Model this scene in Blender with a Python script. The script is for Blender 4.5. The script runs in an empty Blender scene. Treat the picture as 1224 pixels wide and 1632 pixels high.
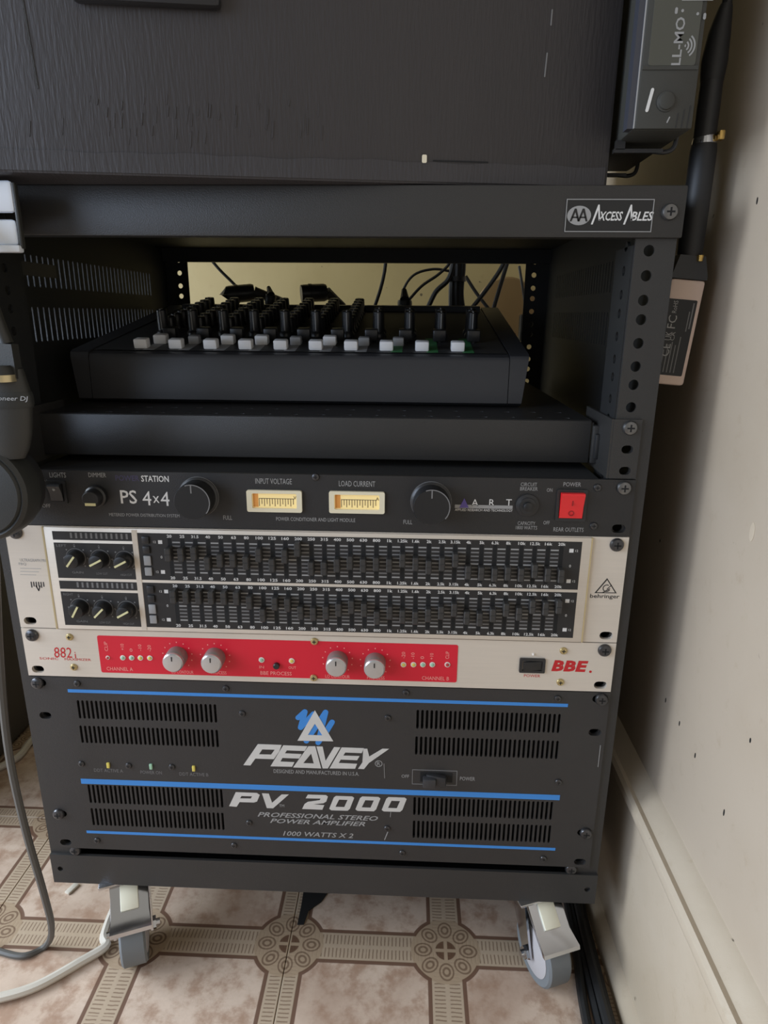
import bpy, bmesh, math, random
from mathutils import Vector, Matrix
from mathutils.geometry import tessellate_polygon
random.seed(7)
SC = bpy.context.scene
COL = SC.collection
U = 44.45
FLOOR = -170.0            # all helper coordinates are millimetres; z = 0 is the second-lowest rack unit line
WALLX = 297.0
BACKY = 640.0

# ------------------------------------------------------------------ camera
CAMP = (74.1316, -480.8589, 425.9509); YAW, PIT, ROL, FPX = -.0381, -.2911, .0081, 1050.0
fw = Vector((math.sin(YAW)*math.cos(PIT), math.cos(YAW)*math.cos(PIT), math.sin(PIT)))
rt = Vector((math.cos(YAW), -math.sin(YAW), 0)); up = rt.cross(fw)
r2 = math.cos(ROL)*rt + math.sin(ROL)*up; u2 = -math.sin(ROL)*rt + math.cos(ROL)*up
def W(v): return Vector((v[0]*.001, v[1]*.001, (v[2]-FLOOR)*.001))
cd = bpy.data.cameras.new('camera'); cam = bpy.data.objects.new('camera', cd); COL.objects.link(cam)
cd.sensor_fit = 'HORIZONTAL'; cd.sensor_width = 36; cd.lens = FPX/1224*36; cd.clip_start = .01
M = Matrix((r2, u2, -fw)).transposed().to_4x4(); M.translation = W(CAMP); cam.matrix_world = M
SC.camera = cam
def hit(px, py, axis, val):
    d = fw + r2*((px-612)/FPX) - u2*((py-816)/FPX)
    t = (val-CAMP[axis])/d[axis]
    return Vector(CAMP) + d*t
def fp(px, py, y=-3.0):                   # photo pixel -> (x, z) on a plane facing the front
    p = hit(px, py, 1, y); return p.x, p.z

# ------------------------------------------------------------------ light
wd = bpy.data.worlds.new('room_light'); SC.world = wd; wd.use_nodes = True
bg = wd.node_tree.nodes['Background']; bg.inputs[0].default_value = (1.0, .94, .83, 1); bg.inputs[1].default_value = .35
def area(name, loc, target, sx, sy, power, col):
    ld = bpy.data.lights.new(name, 'AREA'); ld.shape = 'RECTANGLE'; ld.size = sx; ld.size_y = sy; ld.energy = power; ld.color = col
    o = bpy.data.objects.new(name, ld); COL.objects.link(o); o.location = W(loc)
    o.rotation_euler = (W(target)-W(loc)).to_track_quat('-Z', 'Z').to_euler(); return o
area('window_light', (-1500, -70, 720), (200, -40, 250), 1.0, 1.1, 49, (.78, .88, 1.0))
area('second_window_light', (-1500, -1250, 750), (0, 0, 300), .9, 1.2, 22, (.62, .76, 1.0))
SC.view_settings.view_transform = 'Standard'; SC.view_settings.look = 'None'
SC.view_settings.exposure = 0; SC.view_settings.gamma = 1; SC.view_settings.use_curve_mapping = False

# ------------------------------------------------------------------ materials
def lin(c):
    c /= 255; return c/12.92 if c <= .04045 else ((c+.055)/1.055)**2.4
def C(r, g, b): return (lin(r), lin(g), lin(b), 1)
MATS = {}
def mat(name, col, rough=.5, metal=0, bump=0, bscale=400, var=0, vscale=60, spec=.5, trans=0, stretch=None):
    m = bpy.data.materials.new(name); m.use_nodes = True; nt = m.node_tree; b = nt.nodes['Principled BSDF']
    b.inputs['Base Color'].default_value = col; b.inputs['Roughness'].default_value = rough; b.inputs['Metallic'].default_value = metal
    b.inputs['Specular IOR Level'].default_value = spec; b.inputs['Transmission Weight'].default_value = trans
    tc = nt.nodes.new('ShaderNodeTexCoord'); mp = nt.nodes.new('ShaderNodeMapping'); nt.links.new(tc.outputs['Object'], mp.inputs[0])
    if stretch: mp.inputs['Scale'].default_value = stretch
    if var:
        n = nt.nodes.new('ShaderNodeTexNoise'); n.inputs['Scale'].default_value = vscale; n.inputs['Detail'].default_value = 5
        nt.links.new(mp.outputs[0], n.inputs['Vector'])
        mx = nt.nodes.new('ShaderNodeMix'); mx.data_type = 'RGBA'
        mx.inputs[6].default_value = tuple(x*(1-var) for x in col[:3])+(1,); mx.inputs[7].default_value = tuple(min(1, x*(1+var)) for x in col[:3])+(1,)
        nt.links.new(n.outputs['Fac'], mx.inputs[0]); nt.links.new(mx.outputs[2], b.inputs['Base Color'])
    if bump:
        n = nt.nodes.new('ShaderNodeTexNoise'); n.inputs['Scale'].default_value = bscale; n.inputs['Detail'].default_value = 4
        nt.links.new(mp.outputs[0], n.inputs['Vector'])
        bp = nt.nodes.new('ShaderNodeBump'); bp.inputs['Strength'].default_value = bump; bp.inputs['Distance'].default_value = .001
        nt.links.new(n.outputs['Fac'], bp.inputs['Height']); nt.links.new(bp.outputs[0], b.inputs['Normal'])
    MATS[name] = m; return m
mat('rack_inner_shade', C(30,31,32), .55, 0, .25, 1500)  # rack black made darker, interior shade painted into the colour
mat('rack_black', C(47,46,45), .42, 0, .25, 1500, .08, 30)
mat('display_black', C(34,33,33), .5)
mat('panel_black', C(36,35,35), .45, 0, .2, 1800, .08, 40)
mat('amp_black', C(47,45,44), .5, 0, .25, 1800, .08, 40)
mat('plastic_black', C(38,38,39), .38)
mat('dark_void', C(14,14,14), .8)
mat('knob_black', C(30,30,31), .35)
mat('slider_grey', C(52,51,50), .4)
mat('mixer_grey', C(52,52,54), .42, 0, .1, 1500)
mat('mixer_top', C(50,50,50), .55, 0, .1, 1500, .1, 80)
mat('silver', C(212,202,188), .38, .25, .06, 900, .05, 25, stretch=(1,1,30))
mat('silver_edge', C(205,190,150), .3, .7)
mat('chrome', C(205,207,212), .14, 1)
mat('steel', C(120,120,120), .3, .9)
mat('screw_black', C(84,84,86), .3, .85)
mat('gold_screw', C(196,178,130), .3, .8)
mat('knob_silver', C(205,205,205), .32, .75)
mat('knob_side', C(150,146,142), .4, .6)
mat('red', C(208,26,48), .42, 0, 0, 100, .04, 40)
mat('red_switch', C(226,40,44), .3)
mat('red_ink', C(190,30,36), .5)
mat('dark_red', C(140,22,28), .4)
mat('ink_white', C(214,212,208), .6)
mat('ink_grey', C(150,149,147), .6)
mat('ink_dim', C(112,111,110), .6)
mat('ink_black', C(40,38,38), .6)
mat('ink_red_light', C(238,150,140), .6)
mat('peavey_silver', C(205,204,200), .45, .2, 0, 100, .12, 60)
mat('blue', C(58,132,205), .45)
mat('purple', C(92,78,150), .5)
mat('purple_dim', C(62,54,84), .6)
mat('cream', C(236,222,170), .4, 0, 0, 100, .05, 200)
mat('meter_face', C(240,216,150), .35)
mat('meter_orange', C(232,160,80), .4)
mat('clear_plastic', C(225,216,188), .2)
mat('led_green', C(150,190,160), .2)
mat('led_yellow', C(214,196,96), .2)
mat('led_red', C(176,60,60), .2)
mat('led_rim', C(222,214,205), .35)
mat('pointer', C(216,210,160), .5)
mat('white_cap', C(232,232,232), .45)
mat('grey_print', C(150,150,150), .6)
mat('green_print', C(62,130,78), .55)
mat('box_black', C(54,51,52), .5, 0, .35, 260, .1, 20, stretch=(2.2,1,.3))
mat('tape_black', C(34,34,36), .5)
mat('cabinet_chip', C(226,216,190), .6)
mat('receiver', C(56,56,52), .5, 0, .1, 1500)
mat('receiver_panel', C(74,74,66), .4)
mat('receiver_edge', C(58,60,68), .4)
mat('rubber', C(36,36,37), .5)
mat('cable_black', C(34,34,34), .5)
mat('beige_plastic', C(206,182,166), .42)
mat('label_black', C(28,28,28), .5)
mat('gold', C(222,186,110), .25, .9)
mat('hanger', C(226,232,240), .35)
mat('hp_dark', C(42,43,41), .5, 0, .1, 1200)
mat('hp_mid', C(48,48,45), .5, 0, .1, 1200)
mat('hp_pad', C(168,146,118), .7)
mat('speaker_grey', C(72,68,62), .6, 0, .4, 700, .1, 10)
mat('wheel_grey', C(112,116,118), .6)
mat('wheel_core', C(176,172,172), .5)
mat('tab_white', C(226,222,200), .4)
mat('cable_white', C(196,188,174), .5)
mat('cable_grey', C(82,80,76), .55)
mat('brown', C(126,100,62), .45)
mat('chip', C(196,188,172), .7)
mat('torn', C(24,23,22), .7)

_e = MATS['meter_face'].node_tree.nodes['Principled BSDF']; _e.inputs['Emission Color'].default_value = C(255,226,160); _e.inputs['Emission Strength'].default_value = .22   # the meters are backlit
# ------------------------------------------------------------------ geometry
class G:
    def __init__(s): s.v = []; s.f = []; s.m = []
    def add(s, v, f, mi=0):
        o = len(s.v); s.v += [tuple(a) for a in v]; s.f += [tuple(i+o for i in q) for q in f]; s.m += [mi]*len(f); return s
    def merge(s, g, mi=None, d=(0,0,0), mtx=None):
        vv = [(mtx @ Vector(a)) if mtx else Vector(a) for a in g.v]
        o = len(s.v); s.v += [tuple(a+Vector(d)) for a in vv]; s.f += [tuple(i+o for i in q) for q in g.f]
        s.m += ([mi]*len(g.f) if mi is not None else g.m); return s
    def xf(s, mtx): s.v = [tuple(mtx @ Vector(a)) for a in s.v]; return s
    def mv(s, x, y, z): s.v = [(a[0]+x, a[1]+y, a[2]+z) for a in s.v]; return s
def box(x0, x1, y0, y1, z0, z1):
    v = [(x,y,z) for x in (x0,x1) for y in (y0,y1) for z in (z0,z1)]
    return G().add(v, [(0,1,3,2),(4,6,7,5),(0,4,5,1),(2,3,7,6),(0,2,6,4),(1,5,7,3)])
def rbox(x0, x1, y0, y1, z0, z1, r=1.0, seg=2):
    bm = bmesh.new(); bmesh.ops.create_cube(bm, size=1)
    for v in bm.verts: v.co = ((x0+x1)/2+v.co.x*(x1-x0), (y0+y1)/2+v.co.y*(y1-y0), (z0+z1)/2+v.co.z*(z1-z0))
    bmesh.ops.bevel(bm, geom=bm.edges[:], offset=r, segments=seg, profile=.5, affect='EDGES')
    bm.verts.index_update(); g = G().add([v.co[:] for v in bm.verts], [[v.index for v in f.verts] for f in bm.faces]); bm.free(); return g
def lathe(prof, n=24, axis='-y', mats=None):
    g = G(); v = []
    for r, d in prof:
        for k in range(n):
            a = 2*math.pi*k/n; v.append((r*math.cos(a), -d, r*math.sin(a)))
    f = []; mi = []
    for i in range(len(prof)-1):
        for k in range(n):
            f.append((i*n+k, i*n+(k+1)%n, (i+1)*n+(k+1)%n, (i+1)*n+k)); mi.append(mats[i] if mats else 0)
    f.append(tuple(range(n))[::-1]); mi.append(0); f.append(tuple((len(prof)-1)*n+k for k in range(n))); mi.append(mats[-1] if mats else 0)
    g.v = v; g.f = f; g.m = mi
    if axis == 'z': g.xf(Matrix.Rotation(-math.pi/2, 4, 'X'))
    if axis == 'x': g.xf(Matrix.Rotation(math.pi/2, 4, 'Z'))
    return g
def flat(loops, y=-3.0, t=.15, back=None):
    """outline loops in (x, z), first outer then holes; front face at y - t, back at y"""
    pts = [p for l in loops for p in l]; n = len(pts)
    tr = tessellate_polygon([[Vector((p[0], p[1], 0)) for p in l] for l in loops])
    v = [(p[0], y-t, p[1]) for p in pts] + [(p[0], y, p[1]) for p in pts]
    f = []
    for a, b, c in tr:
        A, B, D = pts[a], pts[b], pts[c]
        s = (B[0]-A[0])*(D[1]-A[1])-(B[1]-A[1])*(D[0]-A[0])
        if s < 0: b, c = c, b
        f.append((a, b, c)); f.append((a+n, c+n, b+n))
    o = 0
    for li, l in enumerate(loops):
        k = len(l); ar = sum(l[i][0]*l[(i+1)%k][1]-l[(i+1)%k][0]*l[i][1] for i in range(k))
        for i in range(k):
            a, b = o+i, o+(i+1)%k
            out = (ar > 0) == (li == 0)
            f.append((b, a, a+n, b+n) if out else (a, b, b+n, a+n))
        o += k
    return G().add(v, f)
def rect(x0, x1, z0, z1): return [(x0,z0),(x1,z0),(x1,z1),(x0,z1)]
def ell(cx, cz, rx, rz=None, n=16, a0=0): return [(cx+rx*math.cos(a0+2*math.pi*k/n), cz+(rz or rx)*math.sin(a0+2*math.pi*k/n)) for k in range(n)]
def slot(cx, cz, w, h, n=6):
    r = min(w, h)/2; pts = []
    if w >= h:
        for k in range(n+1): a = -math.pi/2+math.pi*k/n; pts.append((cx+w/2-r+r*math.cos(a), cz+r*math.sin(a)))
        for k in range(n+1): a = math.pi/2+math.pi*k/n; pts.append((cx-w/2+r+r*math.cos(a), cz+r*math.sin(a)))
    else:
        for k in range(n+1): a = math.pi*k/n; pts.append((cx+r*math.cos(a), cz+h/2-r+r*math.sin(a)))
        for k in range(n+1): a = math.pi+math.pi*k/n; pts.append((cx+r*math.cos(a), cz-h/2+r+r*math.sin(a)))
    return pts
def stroke(p, q, w, n=5):
    p, q = Vector(p), Vector(q); a = math.atan2(q.y-p.y, q.x-p.x); pts = []
    for k in range(n+1): t = a-math.pi/2+math.pi*k/n; pts.append((q.x+w/2*math.cos(t), q.y+w/2*math.sin(t)))
    for k in range(n+1): t = a+math.pi/2+math.pi*k/n; pts.append((p.x+w/2*math.cos(t), p.y+w/2*math.sin(t)))
    return pts
def ring_arc(cx, cz, r0, r1, a0, a1, n=20):
    o = [(cx+r1*math.cos(a0+(a1-a0)*k/n), cz+r1*math.sin(a0+(a1-a0)*k/n)) for k in range(n+1)]
    i = [(cx+r0*math.cos(a0+(a1-a0)*k/n), cz+r0*math.sin(a0+(a1-a0)*k/n)) for k in range(n+1)]
    return o+i[::-1]
def smooth_path(pts, k=6):
    P = [Vector(p) for p in pts]; out = []
    for i in range(len(P)-1):
        a, b, c, d = P[max(i-1,0)], P[i], P[i+1], P[min(i+2,len(P)-1)]
        for j in range(k):
            t = j/k; out.append(.5*((2*b)+(c-a)*t+(2*a-5*b+4*c-d)*t*t+(3*b-a-3*c+d)*t**3))
    out.append(P[-1]); return out
def tube(pts, r, n=8, k=6, smooth=True):
    P = smooth_path(pts, k) if smooth else [Vector(p) for p in pts]
    R = r if isinstance(r, (list, tuple)) else [r]*len(pts)
    v = []; f = []; prev = None
    for i, p in enumerate(P):
        t = (P[min(i+1,len(P)-1)]-P[max(i-1,0)]).normalized()
        if prev is None: prev = Vector((0,0,1)) if abs(t.z) < .9 else Vector((1,0,0))
        nn = (prev-t*prev.dot(t)).normalized(); prev = nn; bb = t.cross(nn)
        u = i/(len(P)-1)*(len(R)-1); a = int(min(u, len(R)-2)) if len(R) > 1 else 0
        rr = R[a]+(R[min(a+1,len(R)-1)]-R[a])*(u-a)
        for j in range(n):
            an = 2*math.pi*j/n; v.append(p+nn*rr*math.cos(an)+bb*rr*math.sin(an))
    for i in range(len(P)-1):
        for j in range(n): f.append((i*n+j, i*n+(j+1)%n, (i+1)*n+(j+1)%n, (i+1)*n+j))
    f.append(tuple(range(n))[::-1]); f.append(tuple((len(P)-1)*n+j for j in range(n)))
    return G().add(v, f)
def prism(prof, y0, y1):                  # closed (x, z) outline swept along y
    return flat([prof], y1, y1-y0)

_tc = {}
def glyphs(s, shear=0, bold=0, space=1.0):
    key = (s, shear, bold, space)
    if key in _tc: return _tc[key]
    c = bpy.data.curves.new('t', 'FONT'); c.body = s; c.shear = shear; c.offset = bold; c.resolution_u = 2; c.space_character = space; c.size = 1
    o = bpy.data.objects.new('t', c); me = bpy.data.meshes.new_from_object(o)
    v = [x.co.copy() for x in me.vertices]; f = [tuple(p.vertices) for p in me.polygons]
    bpy.data.objects.remove(o); bpy.data.curves.remove(c); bpy.data.meshes.remove(me)
    _tc[key] = (v, f); return v, f
def text(s, cx, cz, h=None, w=None, y=-3.0, t=.12, shear=0, bold=0, space=1.0, align='c', rot=0):
    v, f = glyphs(s, shear, bold, space)
    x0, x1 = min(a.x for a in v), max(a.x for a in v); z0, z1 = min(a.y for a in v), max(a.y for a in v)
    sz = (h/(z1-z0)) if h else None; sx = (w/(x1-x0)) if w else None
    sx = sx or sz; sz = sz or sx
    ax = {'c': (x0+x1)/2, 'l': x0, 'r': x1}[align]
    g = G(); ca, sa = math.cos(rot), math.sin(rot); out = []
    for a in v:
        X, Z = (a.x-ax)*sx, (a.y-(z0+z1)/2)*sz
        out.append((cx+X*ca-Z*sa, y-t, cz+X*sa+Z*ca))
    return g.add(out, f)
def ptext(s, px, py, w=None, h=None, y=-3.0, **k):   # placed and sized from photo pixels
    x, z = fp(px, py, y); sc = abs(fp(px+10, py, y)[0]-x)/10
    return text(s, x, z, h*sc if h else None, w*sc if w else None, y, **k)

# ------------------------------------------------------------------ scene objects
ABS = {}
def mesh_of(name, g, mats, org, smooth=True, ang=35):
    me = bpy.data.meshes.new(name)
    me.from_pydata([((a[0]-org[0])*.001, (a[1]-org[1])*.001, (a[2]-org[2])*.001) for a in g.v], [], g.f)
    for m in (mats if isinstance(mats, (list, tuple)) else [mats]): me.materials.append(MATS[m])
    me.polygons.foreach_set('material_index', g.m)
    if smooth:
        me.polygons.foreach_set('use_smooth', [True]*len(g.f)); me.set_sharp_from_angle(angle=math.radians(ang))
    me.update(); return me
def part(name, g, mats, parent, at=None, label=None, kind=None, smooth=True):
    """g in absolute mm (at None) or local mm with its origin at 'at'. g may be an existing mesh for shared copies"""
    pa = ABS[parent]
    org = at if at is not None else pa
    me = g if isinstance(g, bpy.types.Mesh) else mesh_of(name, g, mats, (0,0,0) if at is not None else org, smooth)
    o = bpy.data.objects.new(name, me); COL.objects.link(o); o.parent = parent
    o.location = ((org[0]-pa[0])*.001, (org[1]-pa[1])*.001, (org[2]-pa[2])*.001); ABS[o] = tuple(org)
    if label: o['label'] = label
    if kind: o['kind'] = kind
    return o
def thing(name, label, cat, at, group=None, rotz=0):
    o = bpy.data.objects.new(name, None); COL.objects.link(o); o.location = W(at); o.empty_display_size = .02; ABS[o] = tuple(at)
    o.rotation_euler.z = rotz; o['label'] = label; o['category'] = cat
    if group: o['group'] = group
    return o
def single(name, g, mats, label, cat, at=None, group=None):
    if at is None:
        xs, ys, zs = zip(*g.v); at = ((min(xs)+max(xs))/2, (min(ys)+max(ys))/2, min(zs))
    me = mesh_of(name, g, mats, at); o = bpy.data.objects.new(name, me); COL.objects.link(o); o.location = W(at); ABS[o] = tuple(at)
    o['label'] = label; o['category'] = cat
    if group: o['group'] = group
    return o
def struct(name, g, mats, at=(0,0,FLOOR)):
    o = bpy.data.objects.new(name, mesh_of(name, g, mats, at)); COL.objects.link(o); o.location = W(at); ABS[o] = tuple(at); o['kind'] = 'structure'; return o

# ---- node expression helper
class N:
    def __init__(s, nt): s.nt = nt
    def m(s, op, a, b=None, c=None):
        n = s.nt.nodes.new('ShaderNodeMath'); n.operation = op
        for i, x in enumerate((a, b, c)):
            if x is None: continue
            if isinstance(x, (int, float)): n.inputs[i].default_value = x
            else: s.nt.links.new(x, n.inputs[i])
        return n.outputs[0]
    def mix(s, f, a, b):
        n = s.nt.nodes.new('ShaderNodeMix'); n.data_type = 'RGBA'
        for i, x in ((0, f), (6, a), (7, b)):
            if isinstance(x, (int, float, tuple)): n.inputs[i].default_value = x
            else: s.nt.links.new(x, n.inputs[i])
        return n.outputs[2]
    def noise(s, vec, sc, det=4, rough=.55):
        n = s.nt.nodes.new('ShaderNodeTexNoise'); n.inputs['Scale'].default_value = sc; n.inputs['Detail'].default_value = det; n.inputs['Roughness'].default_value = rough
        s.nt.links.new(vec, n.inputs['Vector']); return n.outputs['Fac']
    def ramp(s, x, a, b):      # smooth 0..1 between a and b
        n = s.nt.nodes.new('ShaderNodeMapRange'); n.interpolation_type = 'SMOOTHSTEP'
        s.nt.links.new(x, n.inputs[0]); n.inputs[1].default_value = a; n.inputs[2].default_value = b; return n.outputs[0]

TILE = 308.0
def vinyl_material():
    m = bpy.data.materials.new('vinyl_tile'); m.use_nodes = True; nt = m.node_tree; b = nt.nodes['Principled BSDF']; n = N(nt)
    tc = nt.nodes.new('ShaderNodeTexCoord'); sp = nt.nodes.new('ShaderNodeSeparateXYZ'); nt.links.new(tc.outputs['Object'], sp.inputs[0])
    geo = nt.nodes.new('ShaderNodeNewGeometry'); pos = geo.outputs['Position']
    P = TILE/2
    def cell(o): return n.m('SUBTRACT', n.m('FLOORED_MODULO', n.m('ADD', n.m('MULTIPLY', o, 1000.0), P/2+TILE*4+P/2*0), P), P/2)
    # object origin = tile centre, medallions on tile edges and centre
    u, v = cell(sp.outputs[0]), cell(sp.outputs[1])
    au, av = n.m('ABSOLUTE', u), n.m('ABSOLUTE', v)
    r = n.m('SQRT', n.m('ADD', n.m('MULTIPLY', u, u), n.m('MULTIPLY', v, v)))
    su, sv, sr = n.m('SUBTRACT', au, 16), n.m('SUBTRACT', av, 16), n.m('SUBTRACT', r, 34)
    sd = n.m('MINIMUM', n.m('MINIMUM', su, sv), sr)
    line = n.m('SUBTRACT', 1, n.ramp(n.m('ABSOLUTE', sd), 1.5, 2.3))
    pillow = n.ramp(sd, -.3, .3)
    n1 = n.noise(pos, 42, 6, .65); n2 = n.noise(pos, 9, 3); n3 = n.noise(pos, 260, 3)
    blot = n.ramp(n1, .42, .68)
    c_p = n.mix(blot, C(208,186,166), C(168,138,116))
    c_p = n.mix(n.m('MULTIPLY', n.ramp(n2, .45, .7), .5), c_p, C(150,118,96))
    # ribbed strips
    along = n.m('ADD', n.m('MULTIPLY', n.ramp(n.m('SUBTRACT', au, av), -.5, .5), u), n.m('MULTIPLY', n.ramp(n.m('SUBTRACT', av, au), -.5, .5), v))
    across = n.m('MINIMUM', au, av)
    rib = n.m('MULTIPLY', n.ramp(n.m('SINE', n.m('MULTIPLY', n.m('ADD', along, n.m('MULTIPLY', n1, 3)), 1.7)), .2, .9), n.ramp(n.m('ABSOLUTE', n.m('SUBTRACT', across, 7)), 5.4, 4.4))
    c_s = n.mix(n.m('MULTIPLY', rib, .75), C(182,162,138), C(116,92,72))
    # medallion
    ang = n.m('ARCTAN2', v, u); q = math.pi/4
    a = n.m('SUBTRACT', n.m('FLOORED_MODULO', n.m('ADD', ang, q/2+8*q), q), q/2)
    pxx = n.m('SUBTRACT', n.m('MULTIPLY', r, n.m('COSINE', a)), 22); pyy = n.m('MULTIPLY', r, n.m('SINE', a))
    e = n.m('SQRT', n.m('ADD', n.m('POWER', n.m('DIVIDE', pxx, 8.5), 2), n.m('POWER', n.m('DIVIDE', pyy, 6.8), 2)))
    pet = n.m('MAXIMUM', n.ramp(n.m('ABSOLUTE', n.m('SUBTRACT', e, .95)), .16, .06), n.ramp(n.m('ABSOLUTE', n.m('SUBTRACT', e, .45)), .2, .08))
    core = n.ramp(r, 10.5, 9.5)
    cross = n.ramp(across, 1.3, 2.1)
    dark = n.m('MAXIMUM', n.m('MULTIPLY', pet, .75), n.m('MULTIPLY', core, cross))
    c_m = n.mix(dark, C(170,148,122), C(98,72,54))
    inm = n.ramp(sr, .3, -.3)
    col = n.mix(pillow, n.mix(inm, c_s, c_m), c_p)
    col = n.mix(n.m('MULTIPLY', line, .92), col, C(98,68,52))
    col = n.mix(n.m('MULTIPLY', n3, .22), col, C(120,100,84))
    nt.links.new(col, b.inputs['Base Color']); b.inputs['Roughness'].default_value = .5; b.inputs['Specular IOR Level'].default_value = .35
    bp = nt.nodes.new('ShaderNodeBump'); bp.inputs['Strength'].default_value = .25; bp.inputs['Distance'].default_value = .001
    nt.links.new(n.m('SUBTRACT', n.m('MULTIPLY', n1, .4), n.m('MAXIMUM', n.m('MULTIPLY', line, .5), n.m('MULTIPLY', n.m('SUBTRACT', 1, pillow), n.m('MULTIPLY', rib, .4)))), bp.inputs['Height']); nt.links.new(bp.outputs[0], b.inputs['Normal'])
    MATS['vinyl'] = m
vinyl_material()
def wall_material(name, base, dirt, bumpy):
    m = bpy.data.materials.new(name); m.use_nodes = True; nt = m.node_tree; b = nt.nodes['Principled BSDF']; n = N(nt)
    geo = nt.nodes.new('ShaderNodeNewGeometry'); pos = geo.outputs['Position']
    a = n.noise(pos, 5, 5); c = n.noise(pos, 60, 6, .7); d = n.noise(pos, 95, 2, .4)
    col = n.mix(n.m('MULTIPLY', n.ramp(a, .4, .75), .35), base, dirt)
    col = n.mix(n.m('MULTIPLY', n.ramp(c, .55, .8), .4), col, dirt)
    col = n.mix(n.m('MULTIPLY', n.ramp(d, .77, .80), .8), col, C(70,58,46))
    nt.links.new(col, b.inputs['Base Color']); b.inputs['Roughness'].default_value = .5
    bp = nt.nodes.new('ShaderNodeBump'); bp.inputs['Strength'].default_value = bumpy; bp.inputs['Distance'].default_value = .002
    nt.links.new(n.m('ADD', n.noise(pos, 22, 4), n.m('MULTIPLY', c, .25)), bp.inputs['Height']); nt.links.new(bp.outputs[0], b.inputs['Normal'])
    MATS[name] = m
wall_material('wall_paint', C(174,160,142), C(150,132,108), .35)
wall_material('wall_back_dimmed', C(166,146,98), C(146,126,80), .2)  # wall paint darkened, the dimness behind the rack put into the colour
wall_material('trim_paint', C(188,174,154), C(150,130,100), .5)

# ------------------------------------------------------------------ the setting
fl = struct('floor', box(-1700, WALLX, -1500, BACKY, FLOOR-12, FLOOR-2.2), 'torn')
tile_me = mesh_of('floor_tile', rbox(-TILE/2+.35, TILE/2-.35, -TILE/2+.35, TILE/2-.35, -4, 0, .5, 1), 'vinyl', (0,0,0), False)
for i in range(-5, 1):
    for j in range(-3, 3):
        cx = -35+TILE/2+i*TILE; cy = 16+j*TILE
        part('floor_tile', tile_me, None, fl, at=(cx, cy, FLOOR+.0))
wg = box(WALLX, WALLX+40, -1500, BACKY+40, FLOOR-12, 1500)
for px, py, ln in ((1061,1116,5),(1083,1153,5),(1108,1204,5),(1154,1295,6),(1196,1180,4),(1207,320,5),(1052,862,3),(1199,848,0)):     # nicks and one pale filled dent in the paint
    p = hit(px, py, 0, WALLX)
    g = flat([ell(0, 0, .9, ln*.45, 10) if ln else ell(0, 0, 3.0, 6.5, 14)], 0, .25); g.v = [(v[1], -v[0], v[2]) for v in g.v]; g.f = [tuple(reversed(f)) for f in g.f]
    wg.merge(g, 1 if ln else 2, (p.x, p.y, p.z))
wr = struct('wall_right', wg, ['wall_paint', 'torn', 'trim_paint'])
wb = struct('wall_back', box(-1700, WALLX, BACKY, BACKY+40, FLOOR-12, 1500), 'wall_back_dimmed')
bprof = [(269,FLOOR),(269,-160),(273,-152),(279,-148),(280,2),(276,5),(274.5,9),(275,15),(278,18),(282,17),(285,19),(290,24),(WALLX,27),(WALLX,FLOOR)]
struct('baseboard_right', prism(bprof[::-1], -1500, BACKY), 'trim_paint', (WALLX, 0, FLOOR))

# ------------------------------------------------------------------ shared small hardware
def screw_geo(r, h=2.2, cross=True):
    g = lathe([(r,0),(r,h*.35),(r*.86,h*.75),(r*.55,h*.97),(r*.1,h)], 20)
    if cross:
        g.merge(box(-r*.5,r*.5,-h-.15,-h+.7,-r*.11,r*.11), 1); g.merge(box(-r*.11,r*.11,-h-.15,-h+.7,-r*.5,r*.5), 1)
    return g
S_RACK = mesh_of('screw', screw_geo(5.3, 3.2), ['screw_black','dark_void'], (0,0,0))
S_STEEL = mesh_of('screw', screw_geo(5.3, 3.0), ['steel','dark_void'], (0,0,0))
S_SMALL = mesh_of('screw', screw_geo(2.9, 1.6), ['screw_black','dark_void'], (0,0,0))
S_GOLD = mesh_of('screw', screw_geo(3.1, 1.6), ['gold_screw','dark_void'], (0,0,0))
def screws(parent, pts, me, y=-3.0):
    for p in pts:
        x, z = fp(p[0], p[1], y); part('screw', me, None, parent, at=(x, y, z))
def U0(k): return [k*U+6.35, k*U+22.225, k*U+38.1]
def rackslots(k0, nU, which=None):      # mounting slots of a front panel
    zs = [k0*U+6.35, (k0+nU)*U-6.35]
    if nU >= 3: zs += [k0*U+38.1, (k0+nU)*U-38.1]
    return [slot(s*232.5, z, 10.5, 6.6) for s in (-1, 1) for z in zs]

# ------------------------------------------------------------------ the rack
XO = 250.0; ZB, ZT = -85.0, 508.0; DEP = 420.0
rack = thing('equipment_rack', 'black steel open rack cabinet on casters holding audio gear', 'rack', (0, DEP/2, FLOOR))
def side_slots():
    L = []
    for z0, z1 in ((446,472),(401,430),(100,128),(50,78)):
        for k in range(33): L.append(slot(72+k*9.0, (z0+z1)/2, 2.1, z1-z0, 3))
    return L
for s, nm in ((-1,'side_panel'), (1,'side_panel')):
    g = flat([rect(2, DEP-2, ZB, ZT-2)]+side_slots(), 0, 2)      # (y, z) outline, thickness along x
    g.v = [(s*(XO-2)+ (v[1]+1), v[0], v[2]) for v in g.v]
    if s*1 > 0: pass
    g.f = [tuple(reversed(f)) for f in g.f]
    part(nm, g, 'rack_inner_shade', rack)
part('top_panel', box(-XO+2, XO-2, 6, DEP-3, ZT-3, ZT-.5), 'rack_inner_shade', rack)
part('bottom_panel', box(-XO+2, XO-2, 6, DEP-3, ZB+1, ZB+3), 'rack_inner_shade', rack)
hz = [U0(8)[0]+1.7+j*U+d for j in range(3) for d in (0, 15.875, 28.6)][:8]
def rail_holes(x, full): 
    zs = list(hz) if not full else [z for k in range(-1, 11) for z in U0(k)]
    return [ell(x, z, 3.7, n=14) for z in zs]
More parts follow.
